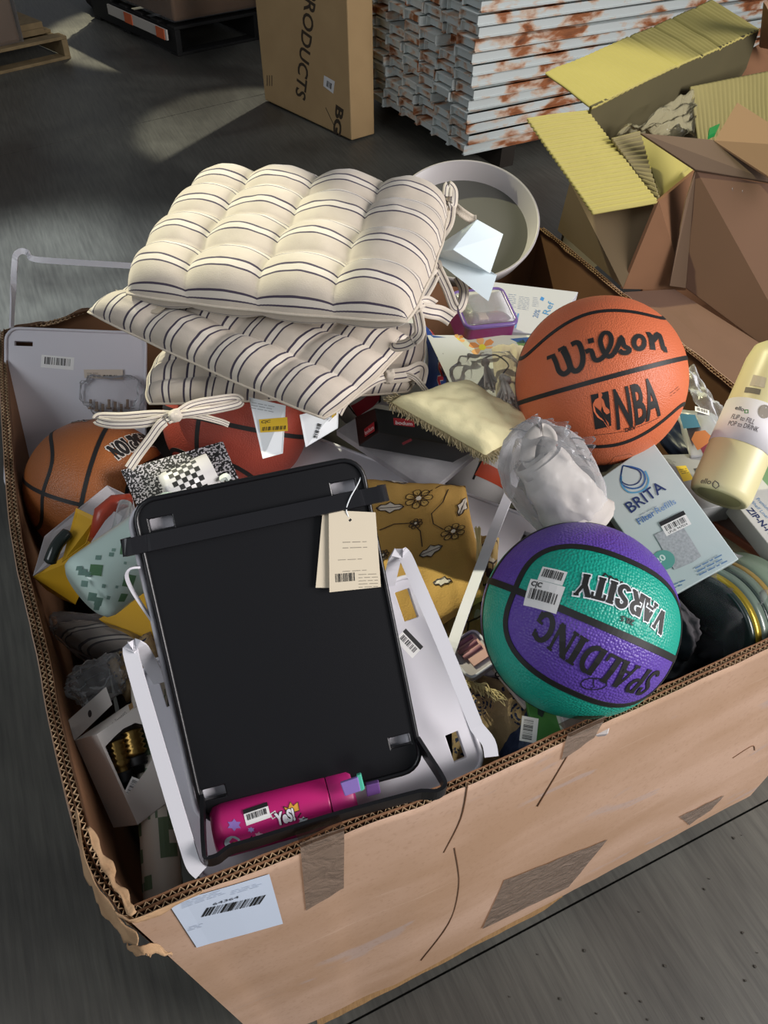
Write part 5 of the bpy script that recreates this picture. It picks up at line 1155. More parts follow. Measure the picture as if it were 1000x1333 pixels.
# ------------------------------------------------------------------ soft goods
def pad(name, label, cat, c, th, mt, seed=0, amp=.006, power=5, N_=40, group=None, solo=True):
    c = [np.array(q) for q in c]; n = facing([c[0], c[1], c[3]]); m = M()
    def pos(u, v, s):
        x, y = 2 * u - 1, 2 * v - 1; ed = (max(0, 1 - abs(x) ** power) * max(0, 1 - abs(y) ** power)) ** .5
        p = (c[0] * (1 - u) + c[1] * u) * (1 - v) + (c[3] * (1 - u) + c[2] * u) * v
        return p + n * (th / 2 * ed * s + amp * fbm((u * 3, v * 3, 0), 1.0, seed))
    for s in (1, -1): v, f, uv = grid(lambda u, v: pos(u, v, s), N_, N_); m.add(v, f)
    if solo: t = thing(name, label, cat, c[0], group); obj('cover', m, mt, t, smooth=True, recalc=False)
    return t, pos, n
YEL = mat('pale_yellow_cloth', 'efe6b6', .9, bump=.25, bscale=500)
yc = [P(508, 524, .965), P(606, 494, .985), P(700, 552, .955), P(632, 592, .945)]
yp_, ypos, yn = pad('fringed_cushion', 'pale yellow cushion with frayed fringe, lying on the black box', 'cushion', yc, .04, YEL, 4)
def fringe(par, a_pts, dirv, n, ln, mt, seed=0, r_=.0007):
    rnd = random.Random(seed); m = M(); L_ = len(a_pts) - 1
    for i in range(n):
        t = i / (n - 1) * L_; k = min(int(t), L_ - 1); p = a_pts[k] * (1 - (t - k)) + a_pts[k + 1] * (t - k); d = unit(np.array(dirv) + V3(rnd.uniform(-.5, .5), rnd.uniform(-.5, .5), rnd.uniform(-.5, .2))) * ln * rnd.uniform(.6, 1.2)
        b = V3(rnd.uniform(-1, 1), rnd.uniform(-1, 1), rnd.uniform(-1, 1)) * ln * .2; m.add(*tube([p, p + d * .5 + b, p + d], [r_, r_, r_ * .5], 4))
    return obj('fringe', m, mt, par, kind='stuff')
fr_m = mat('fringe_tan', '9c9070', .9)
fringe(yp_, [ypos(0, 0, 0), ypos(0, .4, 0), ypos(0, .75, 0), ypos(0, 1, 0)], (-.3, -1, -.3), 240, .013, fr_m, 2, .0009)
fringe(yp_, [ypos(0, 1, 0), ypos(.3, 1, 0), ypos(.6, 1, 0)], (.3, -1, -.3), 100, .015, fr_m, 3)
fringe(yp_, [ypos(0, 0, 0), ypos(.15, 0, 0)], (-.6, .5, .2), 40, .012, fr_m, 5)
# pouch with tassels in a clear bag
tc = [P(640, 452, .94), P(686, 450, .94), P(694, 560, .915), P(650, 552, .92)]
tp, tpos, tn = pad('tassel_pouch', 'beige pouch with white tassels inside clear plastic, left of the orange ball', 'pouch', tc, .03, mat('beige_cloth', 'b5ab97', .9, bump=.3), 9)
TS = mat('tassel_white', 'd8d2c6', .9)
for x, y, dx, dy in ((632, 472, 8, 30), (655, 492, 8, 28), (660, 495, -6, 32)):
    m = M(); a = P(x, y, .98); b = P(x + dx, y + dy, .972); d = b - a; rnd = random.Random(x)
    m.add(*blob(a, V3(.006, 0, 0), V3(0, .006, 0), V3(0, 0, .006), .1, 1, 12, 8))
    for k in range(26): q = V3(rnd.uniform(-1, 1), rnd.uniform(-1, 1), rnd.uniform(-1, 1)); m.add(*tube([a, a + d * .4 + q * .005, a + d * rnd.uniform(.85, 1.05) + q * .010], .0018, 4))
    obj('tassel', m, TS, tp, kind='stuff')
obj('drawstring', tube(smoothpath([P(628, 468, .967), P(645, 462, .972), P(662, 475, .97), P(655, 490, .968), P(668, 520, .96), P(672, 545, .95)], 8), .0012, 6), mat('cord_dark', '54504e', .8), tp)
cb = P(648, 510, .955); obj('clear_bag', blob(cb, V3(.055, -.03, 0), V3(.02, .07, 0), V3(0, 0, .035), .22, 12, 48, 30, 2.2), FILM, tp, smooth=True)
# bagged rolled curtain
rA, rB_ = T(703, 600, .985), T(752, 672, 1.0); rax = unit(rB_ - rA)
cu = thing('bagged_curtain', 'rolled off-white cloth in a clear bag, between the two big balls', 'bagged cloth', rB_)
CLW = mat('curtain_white', 'b9b3ac', .8, bump=.4, bscale=60)
def roll(u, v):
    a = 2 * PI * u; r_ = (.030 + .016 * v) * (1 + .10 * fbm((math.cos(a), math.sin(a), v * 3), 1.6, 3)); uu = unit(np.cross(rax, V3(0, 0, 1))); ss = np.cross(rax, uu)
    e = 1 if v < .88 else math.sqrt(max(0.02, 1 - ((v - .88) / .12) ** 2)); return rA + rax * (.115 * v) + (uu * math.cos(a) * 1.1 + ss * math.sin(a)) * r_ * e
v, f, uv = grid(roll, 48, 26); obj('rolled_cloth', (v, f), CLW, cu, smooth=True)
uu = unit(np.cross(rax, V3(0, 0, 1))); ss = np.cross(rax, uu); spp = []
for i in range(90): a = i * .17; r_ = .004 + .031 * i / 90; spp.append(rA - rax * (.004 - .006 * i / 90) + uu * math.cos(a) * r_ * 1.1 + ss * math.sin(a) * r_ * .9)
obj('rolled_edge', sweep(spp, -rax, .0035, .016), CLW, cu, smooth=True)
ribbon('cloth_loop', [rA - rax * .012 + uu * .02, T(690, 575, .95), T(705, 560, .945), T(715, 575, .95), rA - rax * .01 + ss * .02], (.6, -.3, .4), cu, .018, mt=CLW)
obj('clear_bag', blob((rA + rB_) / 2 - rax * .012, rax * .080, uu * .056, ss * .052, .10, 21, 64, 40, 1.6, .85), FILM2, cu, smooth=True)
bq = [T(662, 560, .97), T(700, 538, .96), T(772, 570, .94), T(768, 610, .95)]
v, f, uv = grid(lambda u, v: (bq[0] * (1 - u) + bq[1] * u) * (1 - v) + (bq[3] * (1 - u) + bq[2] * u) * v + V3(.3, -.4, .6) * .02 * fbm((u * 3, v * 4, 3), 1.3), 30, 30); obj('bag_mouth', (v, f), FILM, cu, smooth=True, solid=.0006, recalc=False)
# mustard floral cloth
MUS = mat('mustard_linen', 'b8924c', .9, var=.35, vscale=9, col2='a37d3a', bump=.35, bscale=420)
mc = [P(468, 624, .845), P(606, 632, .850), P(632, 780, .842), P(500, 860, .835)]
mu, mpos, mn = pad('floral_cushion', 'mustard yellow cushion cover with brown and white flowers, right of the hang tags', 'cushion', mc, .024, MUS, 6, .004, 7)
class Pad:                                  # print that follows the cushion's top surface
    seg = .01
    def __init__(s, c, pos, n): s.c = c; s.pos = pos; s.n = n; s.P = Plane([c[0], c[1], c[3]])
    def px(s, x, y): return s.P.px(x, y)
    def at(s, u, v, off):
        p = s.P.at(u, v, 0); e1 = s.c[1] - s.c[0]; e2 = s.c[3] - s.c[0]; A = np.array([e1, e2]).T; q, *_ = np.linalg.lstsq(A, p - s.c[0], rcond=None)
        a, b = min(max(q[0], 0.02), .98), min(max(q[1], .02), .98); return s.pos(a, b, 1) + s.n * off
D = Decal(Pad(mc, mpos, mn), .0008)
def flower(cx, cy, s, rot=0, col='c8a45c'):
    for k in range(7):
        a = k * 2 * PI / 7 + rot; pts = [(cx + s * .25 * math.cos(a), cy + s * .2 * math.sin(a))] + [(cx + s * l * math.cos(a + d), cy + .8 * s * l * math.sin(a + d)) for d, l in ((-.4, .7), (-.25, .98), (0, 1.05), (.25, .98), (.4, .7))]
        D.poly(pts, col, 0); D.stroke(pts + [pts[0]], .0016, '3a2a1c', 1)
        D.stroke([(cx + s * .3 * math.cos(a), cy + s * .25 * math.sin(a)), (cx + s * .75 * math.cos(a), cy + .6 * s * math.sin(a))], .0009, '3a2a1c', 1)
    D.poly([(cx + s * .22 * math.cos(k), cy + s * .2 * math.sin(k)) for k in range(6)], 'e0d6c4', 2)
def leaf(x0, y0, x1, y1, w_, n=6):
    dx, dy = x1 - x0, y1 - y0; L_ = math.hypot(dx, dy); nx_, ny_ = -dy / L_, dx / L_; top = []; bot = []
    for i in range(n + 1): t = i / n; s = math.sin(PI * t) * w_ * (1 if i % 2 else .6); top.append((x0 + dx * t + nx_ * s, y0 + dy * t + ny_ * s)); bot.append((x0 + dx * t - nx_ * s, y0 + dy * t - ny_ * s))
    pts = top + bot[::-1][1:-1]; D.poly(pts, 'cfc6b8', 0); D.stroke(pts + [pts[0]], .0018, '33251a', 1); D.stroke([(x0, y0), (x1, y1)], .0012, '33251a', 1)
flower(547, 662, 18); flower(600, 728, 17, .4); leaf(490, 670, 528, 672, 8); leaf(605, 700, 612, 662, 8); leaf(552, 752, 586, 748, 9); flower(545, 702, 9, .2, 'b48f4a'); flower(500, 735, 8, 0, 'b48f4a'); leaf(498, 628, 530, 634, 4); leaf(575, 800, 605, 812, 7)
for pl in ([(556, 655), (575, 640), (590, 636), (603, 640)], [(585, 648), (580, 672), (566, 690), (570, 708), (585, 720)], [(495, 700), (515, 696), (540, 700), (552, 715), (556, 740)]): D.stroke(pl, .0018, '3a2a1c', 1)
D.emit('floral_print', mu)
tm_ = M(); a = P(622, 690, .865); b = P(626, 735, .858); rnd = random.Random(2)
for k in range(22): q = V3(rnd.uniform(-1, 1), rnd.uniform(-1, 1), rnd.uniform(0, 1)); tm_.add(*tube([a + q * .004, a * .6 + b * .4 + q * .002, b + q * .006], .0011, 4))
obj('tassel', tm_, mat('tassel_cream', 'cdbb86', .9), mu, kind='stuff')
fc = [P(600, 690, .83), P(650, 700, .835), P(640, 830, .80), P(560, 890, .79)]
fm_, fpos, fn_ = pad('folded_throw', 'folded mustard and grey floral throw with fringe, tucked below the mustard cushion', 'throw', fc, .03, print_mat('mustard_line_print', '9b8350', '3a2d20', 28, .42, 'line', c3='b8ad94'), 12, .008)
fringe(fm_, [fpos(1, 1, 0), fpos(.5, 1, 0), fpos(0, 1, 0), fpos(0, .8, 0)], (-.1, -1, -.2), 170, .020, mat('tassel_cream', 'cdbb86', .9), 8)
# medallion cushion front
md = print_mat('medallion_print', '9a835f', '1d2844', 26, kind='medallion')
mp_, a1, a2 = pad('medallion_cushion', 'tan cushion with navy medallions, squeezed in front of the teal ball', 'cushion', [P(585, 862, .80), P(700, 905, .80), P(672, 1010, .74), P(590, 1000, .76)], .05, md, 15)
fringe(mp_, [P(600, 885, .828), P(625, 890, .83), P(648, 902, .828)], (.2, -1, .1), 90, .018, mat('tassel_cream', 'cdbb86', .9), 18)
nv, a1, a2 = pad('navy_cloth', 'plain navy cloth wedge between the medallion cushion and the green packet', 'cloth', [P(694, 905, .79), P(712, 960, .79), P(690, 1000, .77), P(640, 990, .76)], .03, mat('navy_cloth', '1c2742', .9, bump=.3), 5)
tag(obj('black_cloth', blob(P(865, 862, .74), V3(.085, .01, 0), V3(0, .06, 0), V3(0, 0, .045), .3, 3, 50, 30, 2.4), mat('black_bag', '17181b', .35), smooth=True), 'glossy black bag at the front rim right of the teal ball', 'bag')
tag(obj('charcoal_cloth', blob(P(868, 818, .79), V3(.018, .0, 0), V3(.0, .05, 0), V3(0, 0, .05), .25, 8, 40, 24, 2), mat('charcoal_cloth', '3b393c', .9), smooth=True), 'charcoal cloth strip between the teal ball and the dark bowls', 'cloth')
wv, a1, a2 = pad('woven_pouch', 'grey woven pouch between the bagged curtain and the filter box', 'pouch', [P(742, 640, .87), P(785, 640, .87), P(800, 730, .83), P(745, 730, .83)], .02, mat('grey_weave', '74706a', .95, var=.9, vscale=420, col2='33312f', bump=.8, bscale=500), 5)
# clear case and beige card
cc_ = [P(617, 820, .845), P(652, 858, .845), P(634, 890, .84), P(592, 862, .84)]; F = Loc(cc_)
ck = thing('clear_case', 'small clear case with pink contents left of the teal ball', 'case', F.o)
obj('case_tray', tray_mesh(F, [], .008, .012), mat('case_pale', 'a9a2a0', .3), ck, bevel=.002); obj('case_edge', tube([F.p(x, y, .002) for x, y in rrect(F.W, F.H, .008, 5)], .002, 6, True), mat('case_clear_edge', 'c8c8ca', .2), ck, smooth=True)
obj('pink_insert', hexa([F.p(x, y, .001) for x, y in ((.006, .006), (F.W * .8, .006), (F.W * .8, F.H * .7), (.006, F.H * .7))], F.n * .003), flat('c29a8c'), ck)
for i in range(3): a = F.p(.008 + .009 * i, .010, .004); obj('pink_tube', tube([a, a + F.ev * .028], .0032, 8), flat('9c6e72'), ck, smooth=True)
cd_ = [P(640, 868, .828), P(650, 862, .828), P(694, 912, .822), P(684, 922, .822)]
t_ = cartonbox('beige_card', 'narrow beige card with a black ring, sticking out below the teal ball', 'card', cd_, .006, flat('b5aaa0')); D = Decal(Plane([cd_[0], cd_[1], cd_[3]]), .0006); D.stroke([(648 + 3 * math.cos(k * .7), 878 + 3 * math.sin(k * .7)) for k in range(10)], .0016, INK); D.emit('card_print', t_)
gp = [P(684, 908, .83), P(752, 925, .83), P(745, 965, .815), P(700, 985, .81)]
t_ = cartonbox('green_packet', 'green printed packet with a white barcode label at the front rim', 'packet', gp, .012, flat('3f7a34')); sticker(t_, Plane([gp[0], gp[1], gp[3]]), (698, 968), (702, 930), .030, .020, 9)
D = Decal(Plane([gp[0], gp[1], gp[3]]), .0004); D.poly([(700, 916), (712, 919), (706, 934), (700, 930)], '1c2f24'); D.poly([(722, 925), (752, 930), (748, 945), (730, 950)], 'b9c2b0'); D.emit('packet_print', t_)
fpk = [P(728, 922, .838), P(800, 925, .838), P(792, 955, .83), P(740, 962, .83)]
t_ = cartonbox('pastel_packet', 'pale packet with pastel print directly below the teal ball', 'packet', fpk, .01, mat('pastel', 'b4b2ae', .5, var=.6, vscale=60, col2='9c8a92'))

# ------------------------------------------------------------------ left side goods
nbk = [P(157, 612, .895), P(290, 574, .91), P(318, 640, .88), P(184, 672, .86)]
SPK = mat('speckle_black_white', 'c8c6c6', .6)
def speck():
    m, nt, b, N, L = nodes('speckled_print'); tc = N.new('ShaderNodeTexCoord'); n = N.new('ShaderNodeTexNoise'); n.inputs['Scale'].default_value = 330; n.inputs['Detail'].default_value = 1; L.new(tc.outputs['Object'], n.inputs['Vector'])
    L.new(mixc(N, L, math_(N, L, 'GREATER_THAN', n.outputs[0], .53), lin('151517'), lin('bcb8bc')), b.inputs['Base Color']); b.inputs['Roughness'].default_value = .55; return m
mg = cartonbox('gift_box', 'black and white speckled gift box with a window, under the dark red ball', 'box', nbk, .03, speck())
SN = Plane([nbk[0], nbk[1], nbk[3]]); D = Decal(SN, .0006); D.poly([(184, 612), (262, 590), (285, 640), (196, 662)], 'a9a3a6', 0); D.poly([(188, 616), (258, 597), (262, 600), (192, 620)], '7a7476', 1); D.poly([(171, 630), (174, 626), (180, 629), (180, 634), (177, 638), (182, 645), (183, 648), (176, 647), (174, 640), (171, 634)], 'b5808c', 1); D.emit('box_front', mg)
mA, mB = SN.at(*SN.px(216, 643), .004), SN.at(*SN.px(283, 612), .004)
mug = thing('checkered_mug', 'white mug with a black checkered band showing through the gift box window', 'mug', mA)
axm = unit(mB - mA); obj('mug_body', lathe([(.016, 0), (.026, .002), (.028, .008), (.028, .075), (.026, .075), (.02, .03), (0, .03)], mA, axm, 40), mat('mug_white', 'cfcdcc', .35), mug, smooth=True)
CM = Cyl(mA, mB, .028); D = Decal(CM, .0005)
for i in range(12):
    for j in range(6):
        if (i + j) % 2: u0 = -.045 + i * .0072; v0 = .014 + j * .0072; D.poly([(u0, v0), (u0 + .0072, v0), (u0 + .0072, v0 + .0072), (u0, v0 + .0072)], INK, 0, uvp=True)
D.emit('checker_band', mug)
tag(obj('white_clip', sweep(smoothpath([P(287, 624, .90), P(294, 620, .905), P(298, 624, .90)], 4), V3(0, 0, 1), .008, .005), flat('cfd6cf')), 'tiny white clip at the rear edge of the black tray', 'clip')
# open yellow and white gift carton
YW = mat('yellow_card', 'cf9f16', .55); WI = mat('white_inside', 'b5b0b2', .7)
yb = thing('yellow_carton', 'open yellow carton with white inside, in front of the brown ball', 'carton', P(100, 720, .80))
for nm, q, zs, mt in (('back_flap', [(43, 750), (58, 698), (139, 632), (172, 648)], (.85, .885, .905, .89), WI), ('right_flap', [(139, 632), (172, 648), (176, 668), (158, 680)], (.905, .90, .875, .865), WI),
                      ('inner_flap', [(146, 664), (160, 672), (144, 705), (118, 706)], (.925, .925, .905, .905), WI), ('inner_panel', [(99, 661), (125, 673), (112, 708), (80, 732)], (.915, .915, .89, .885), YW),
                      ('left_wall', [(43, 750), (58, 698), (95, 690), (80, 735)], (.843, .86, .845, .835), WI), ('front_panel', [(43, 751), (114, 704), (133, 714), (98, 787)], (.845, .868, .868, .80), YW), ('front_corner', [(43, 751), (98, 787), (80, 780), (60, 768)], (.845, .80, .79, .80), YW)):
    obj(nm, slab([P(x, y, z) for (x, y), z in zip(q, zs)], .0015), mt, yb, bevel=.0003)
tag(obj('red_toy', tube([P(124, 700, .895), P(134, 668, .92), P(150, 655, .925), P(170, 650, .92)], [.008, .012, .012, .008], 16), mat('red_clear', 'a8402c', .3), smooth=True), 'red plastic toy inside the open yellow carton', 'toy')
tag(obj('clear_tube', tube([P(152, 700, .93), P(163, 656, .935)], .009, 20), FILM2, smooth=True), 'clear plastic tube leaning in the yellow carton', 'tube')
tag(obj('dark_sunglasses_case', tube(smoothpath([P(64, 734, .885), P(74, 710, .90), P(90, 692, .905)], 6), [.004] + [.008] * 11 + [.004], 12), mat('dark_glass', '232b28', .15), smooth=True), 'dark glossy rod-shaped case inside the yellow carton, at its left', 'case')
yk = [P(128, 806, .80), P(200, 765, .82), P(212, 835, .78), P(178, 842, .77)]
tag(obj('yellow_box', slab(yk, .03), YW, bevel=.001), 'yellow box corner under the mint green bottle', 'box')
# mint bottle with pixel squares
mA, mB = T(112, 770, .93), T(250, 668, 1.02); axm = unit(mB - mA); rM = .0435
mt_ = thing('mint_bottle', 'mint green bottle with a pixel square pattern, beside the black tray', 'bottle', mA)
obj('bottle_body', lathe([(0, -.003), (.034, -.002), (.0405, .002), (.0432, .009), (rM, .016), (rM, .15), (.03, .17), (0, .17)], mA, axm, 64), mat('mint_gloss', 'd6eee4', .22, coat=.4), mt_, smooth=True)
D = Decal(Cyl(mA, mB, rM), .0005); rnd = random.Random(3)
for x, y, s, cl in ((107, 745, 8, '7a9c90'), (115, 748, 6, '7a9c90'), (103, 740, 6, '7a9c90'), (110, 760, 7, '86a89c'), (128, 726, 6, '7a9c90'), (145, 722, 5, '7a9c90'), (148, 716, 4, '86a89c'), (135, 763, 4, '86a89c'), (141, 778, 4, '86a89c'), (120, 777, 9, '7fa595'), (128, 783, 9, '7fa595'), (126, 790, 7, '7fa595'), (163, 733, 3, '86a89c'), (178, 738, 4, '86a89c'), (152, 764, 3, '86a89c'),
                     (125, 742, 13, '5f8a62'), (164, 716, 12, '5f8a62'), (168, 756, 14, '5f8a62'), (160, 778, 10, '5f8a62')):
    u, v = D.S.px(x, y); h = s * .00105 / 2; c, s2 = math.cos(.75), math.sin(.75); D.poly([(u + (a * c - b * s2) * h, v + (a * s2 + b * c) * h) for a, b in ((-1, -1), (1, -1), (1, 1), (-1, 1))], cl, 1 if cl == '2b4a33' else 0, uvp=True)
D.emit('pixel_print', mt_)
# bundles low on the left
sg = stripe_mat('grey_stripe', 'a0968c', '4a4345', .03, 0, .3, .06)
tb = thing('striped_bundle', 'grey striped fabric bundle in plastic, below the mint green bottle', 'fabric', P(135, 838, .70))
v, f, uv = grid(lambda u, v: P(136, 836, .76) + (V3(.045, -.015, 0) * math.cos(2 * PI * u) * math.sin(PI * v) + V3(0, 0, .03) * math.sin(2 * PI * u) * math.sin(PI * v) + V3(.035, -.04, -.01) * -math.cos(PI * v)) * (1 + .12 * fbm((math.cos(2 * PI * u), math.sin(2 * PI * u), v * 3), 1.5, 3)), 40, 24)
obj('cloth', M().add(v, f, 0, [(b * .16, a * .1) for a, b in uv]), sg, tb, smooth=True)
obj('film', blob(P(136, 836, .762), V3(.05, -.02, 0), V3(.03, -.045, -.01), V3(0, 0, .034), .15, 9, 40, 24, 2), FILM, tb, smooth=True)
mp2, a1, a2 = pad('medallion_cloth', 'navy and tan medallion cloth low on the left, behind the white bars', 'cloth', [P(138, 862, .775), P(196, 822, .785), P(222, 880, .77), P(165, 915, .76)], .03, md, 25)
sb_ = [P(189, 838, .78), P(203, 828, .78), P(219, 868, .77), P(203, 872, .76)]
t_ = cartonbox('blue_box', 'bright blue box edge with a white letter, between the white tray bars', 'box', sb_, .02, flat('2f6fae')); D = Decal(Plane([sb_[0], sb_[1], sb_[3]]), .0006); D.text('S', (196, 859), (202, 857), 'dfe6ee', h=.009, bold=.02); D.emit('letter', t_)
tag(obj('crumpled_bag', blob(P(132, 886, .775), V3(.036, .010, 0), V3(-.01, .028, 0), V3(0, 0, .018), .35, 17, 48, 30, 2.8), FILM2, smooth=True), 'crumpled clear plastic bag above the bottle stopper box', 'bag')
# bottle-stopper box
o_ = T(126, 956, .90); ew = T(196, 908, .93) - o_; el_ = T(179, 1073, .885) - o_; ed = T(97, 964, .935) - o_
sk = thing('stopper_box', 'white box with a window and hang tab, standing by the left wall', 'box', o_ + el_)
WB = mat('warm_white_card', 'c9c2bb', .6)
hole = [(137, 972), (148, 960), (160, 949), (176, 941), (190, 944), (200, 985), (190, 1003), (173, 1026), (166, 1034), (161, 1026)]
SF = Plane([o_, o_ + ew, o_ + el_]); bm = bmesh.new(); lp = [SF.px(*(q)) for q in hole]; ob_ = [(0, 0)] + [tuple(((o_ + d - SF.o) @ SF.eu, (o_ + d - SF.o) @ SF.ev) for d in (q,))[0] for q in (ew, ew + el_, el_)]; ed_ = []
for L_ in (ob_, lp): vs = [bm.verts.new((x, y, 0)) for x, y in L_]; ed_ += [bm.edges.new((vs[i], vs[(i + 1) % len(vs)])) for i in range(len(vs))]
bmesh.ops.triangle_fill(bm, use_beauty=True, edges=ed_); bm.verts.index_update(); fv = ([SF.at(v.co.x, v.co.y, 0) for v in bm.verts], [tuple(v.index for v in f.verts) for f in bm.faces]); bm.free()
obj('front_panel', fv, WB, sk, solid=.0008, recalc=False)
for nm, q in (('side_panel', [o_, o_ + el_, o_ + el_ + ed, o_ + ed]), ('top_panel', [o_, o_ + ed, o_ + ed + ew, o_ + ew]), ('rear_panel', [o_ + ed, o_ + ed + ew, o_ + ed + ew + el_, o_ + ed + el_]), ('bottom_panel', [o_ + el_, o_ + el_ + ed, o_ + el_ + ed + ew, o_ + el_ + ew]), ('side_panel', [o_ + ew, o_ + ew + el_, o_ + ew + el_ + ed, o_ + ew + ed])):
    obj(nm, slab(q, .0008), WB, sk)
tq = [T(97, 964, .935), T(86, 940, .945), T(138, 894, .965), T(146, 917, .955)]
obj('hang_tab', slab(tq, .0008), WB, sk); D = Decal(Plane([tq[0], tq[3], tq[1]]), .0005); D.poly([(117 + 2.6 * math.cos(k * .6), 929 + 5 * math.sin(k * .6)) for k in range(11)], '2b1f1c'); D.emit('hang_hole', sk)
D = Decal(SF, .0006); D.text('Bottle Stoppers', (144, 951), (166, 929), '6f6a68', h=.006); D.stroke([(144, 958), (168, 936)], .0006, '8a8482'); D.poly([(167, 918), (172, 914), (174, 921), (169, 925)], '8a6a3c'); D.emit('box_print', sk)
BRASS = mat('aged_brass', '8a6f3c', .3, .9, bump=.3, bscale=150); RUB = mat('black_rubber', '0e0e0f', .5)
for i, (a, b) in enumerate((((150, 962), (167, 1031)), ((171, 948), (184, 1006)))):
    A_ = SF.at(*SF.px(*a), -.017); B_ = SF.at(*SF.px(*b), -.017); ln = np.linalg.norm(B_ - A_); t_ = thing('bottle_stopper', ['ridged brass bottle stopper, left one in the box window', 'ridged brass bottle stopper, right one in the box window'][i], 'stopper', B_, 'brass bottle stoppers')
    prof = [(0, 0), (.007, .001)] + [(.0115 + .0022 * math.cos(k * PI), .003 + k * .0030) for k in range(9)] + [(.009, .032), (.0085, ln * .62)]
    obj('brass_knob', lathe(prof, A_, B_ - A_, 28), BRASS, t_, smooth=True)
    obj('rubber_plug', lathe([(.0085, ln * .62), (.0115, ln * .63), (.0105, ln * .68), (.0112, ln * .72), (.010, ln * .76), (.0108, ln * .8), (.009, ln * .84), (.006, ln * .85), (.0055, ln), (0, ln)], A_, B_ - A_, 28), RUB, t_, smooth=True)
sticker(sk, SF, (178, 1040), (190, 1015), .020, .016, 5)
# pixel-camouflage tube
cA, cB = T(213, 1172, .87), T(196, 930, .97)
ct = thing('camouflage_tube', 'cream and green pixel-camouflage tube standing left of the white trays', 'tube', cA)
obj('tube_body', lathe([(0, -.01), (.018, -.008), (.0215, 0), (.0215, .26), (0, .262)], cA, cB - cA, 48), mat('cream_gloss', 'ddd5c6', .35), ct, smooth=True)
D = Decal(Cyl(cA, cB, .0215), .0005); rnd = random.Random(8)
for j in range(16):
    for i in range(-4, 5):
        if rnd.random() < .42: u0, v0 = i * .011, .012 + j * .0145; w2 = .011 * rnd.choice((1, 1.6)); h2 = .0145 * rnd.choice((.6, 1, 1)); D.poly([(u0, v0), (u0 + w2, v0), (u0 + w2, v0 + h2), (u0, v0 + h2)], '6c8163', (i + j) % 2 * .1, uvp=True)
D.emit('pixel_print', ct)
# pink bottle under the black tray
kA, kB = T(277, 1084, .828), T(497, 1022, .865); kx = unit(kB - kA)
pk = thing('pink_bottle', 'hot pink doodle-printed bottle under the lower end of the black tray', 'bottle', kA)
obj('bottle_body', lathe([(0, 0), (.02, .001), (.026, .005), (.028, .014), (.028, .124), (.0275, .126), (0, .126)], kA, kx, 56), mat('hot_pink', 'bd1f6e', .35), pk, smooth=True)
obj('bottle_cap', lathe([(.0275, .127), (.028, .129), (.028, .150), (.025, .154), (0, .154)], kA, kx, 56), mat('hot_pink_cap', 'b3246f', .4), pk, smooth=True)
KC = Cyl(kA, kB, .028); D = Decal(KC, .0005)
D.poly([(303 + 11 * math.cos(k * .5), 1097 + 9 * math.sin(k * .5)) for k in range(13)], 'a9b4bd', 0); D.poly([(306 + 4.5 * math.cos(k * .6), 1099 + 4 * math.sin(k * .6)) for k in range(11)], 'e0a23a', 1)
D.text('YeS!', (360, 1074), (385, 1066), 'e6e2e8', h=.011, bold=.05, outline='151515', ow=.04)
for cx, cy, s, cl in ((305, 1074, 10, '8a6ab5'), (337, 1087, 6, 'd6a3b8'), (327, 1080, 5, '9a8ac0'), (395, 1068, 7, 'c9d3d6')):
    D.poly([(cx + s * (1 if k % 2 else .6) * math.cos(k * PI / 6), cy + s * .8 * (1 if k % 2 else .6) * math.sin(k * PI / 6)) for k in range(12)], cl, 0)
D.poly([(369, 1050), (375, 1052), (378, 1044), (382, 1049), (388, 1044), (390, 1055), (374, 1060)], 'e0a23a', 0); D.stroke([(369, 1050), (375, 1052), (378, 1044), (382, 1049), (388, 1044), (390, 1055), (374, 1060), (369, 1050)], .0008, INK, 1)
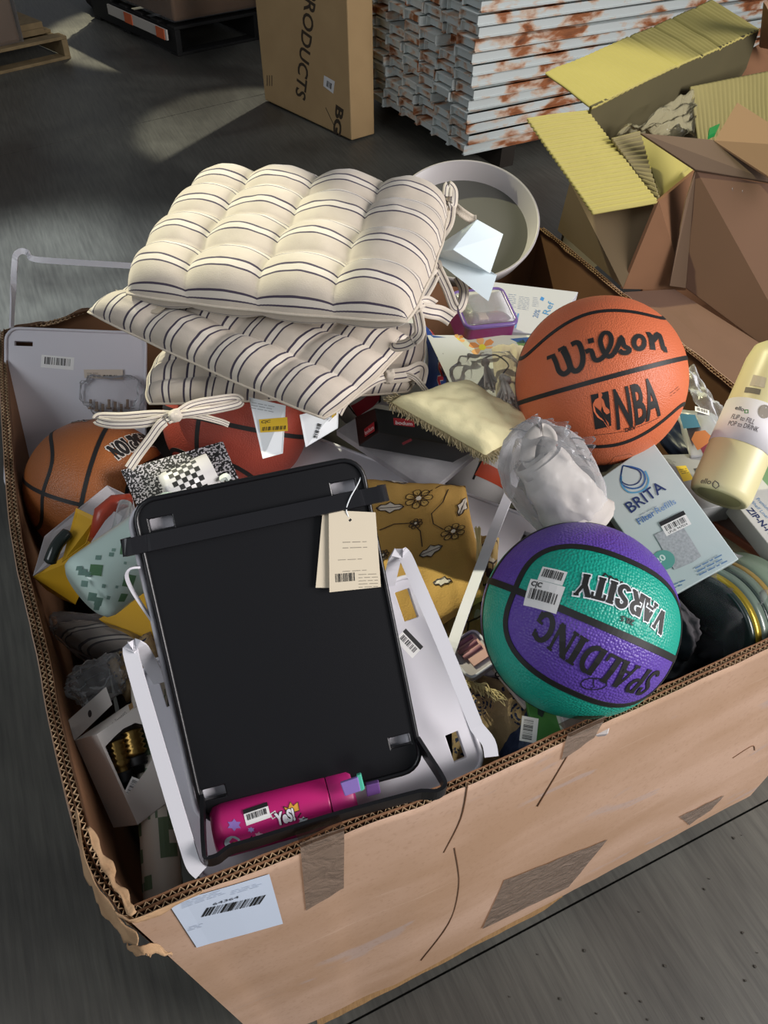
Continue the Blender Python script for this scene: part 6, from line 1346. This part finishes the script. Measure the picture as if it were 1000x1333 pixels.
for pl in ([(352, 1060), (358, 1056), (361, 1062), (355, 1066), (352, 1060)], [(388, 1064), (392, 1058)], [(394, 1066), (400, 1064)], [(320, 1100), (323, 1092)], [(325, 1094), (328, 1088)]): D.stroke(pl, .0012, 'dadada' if pl[0][0] == 352 else INK, 0)
D.emit('doodle_print', pk); sticker(pk, KC, (321, 1075), (344, 1067), .026, .016, 11, head='151515')
LA = lambda x, y, t: T(x, y - 4, t - .024)
obj('lid_tab', slab([LA(443, 1024, .838), LA(466, 1016, .838), LA(470, 1034, .842), LA(449, 1041, .842)], .004), mat('lavender', '8a72b8', .4), pk, bevel=.001)
obj('mint_band', slab([LA(464, 1014, .839), LA(470, 1012, .839), LA(475, 1032, .843), LA(469, 1035, .843)], .005), mat('mint_band', '4fb59a', .4), pk, bevel=.001)
obj('carry_loop', slab([LA(476, 1027, .85), LA(493, 1023, .85), LA(496, 1037, .855), LA(478, 1042, .855)], .006), mat('violet', '6c4a86', .4), pk, bevel=.001)
# added heap that carries the goods; shade of the gaps put in its colour
def heap(u, v):
    x = -.075 + 1.125 * u; y = .335 + 1.05 * v; q = min(1, 6 * u, 6 * (1 - u), 6 * v, 6 * (1 - v))
    z = .60 + .10 * q * math.sin(PI * min(1, u * 1.3 + .1)) * math.sin(PI * v) + .035 * fbm((x, y, 0), 7, 3) - (.10 if x < .12 and y < .6 else 0)
    return V3(x + (.09 * max(0, 1 - (y - .3) / .4)) * (1 - u) ** 4 + .0, y, z)
v, f, uv = grid(heap, 70, 66); n0 = len(v); nu, nv_ = 71, 67
ring = [i for i in range(nu)] + [j * nu + nu - 1 for j in range(1, nv_)] + [(nv_ - 1) * nu + i for i in range(nu - 2, -1, -1)] + [j * nu for j in range(nv_ - 2, 0, -1)]
v += [V3(max(v[i][0], .03), v[i][1], BZ + .016) for i in ring]; k = len(ring)
f += [(ring[i], ring[(i + 1) % k], n0 + (i + 1) % k, n0 + i) for i in range(k)] + [tuple(n0 + i for i in range(k))]
tag(obj('filler_heap', (v, f), mat('gap_shade_textile', '3a3634', .9, var=.8, vscale=7, col2='1b1a1b', bump=.6, bscale=40), smooth=True), 'added rumpled cloth filler beneath all the other goods, coloured dark like the shaded gaps', 'cloth')
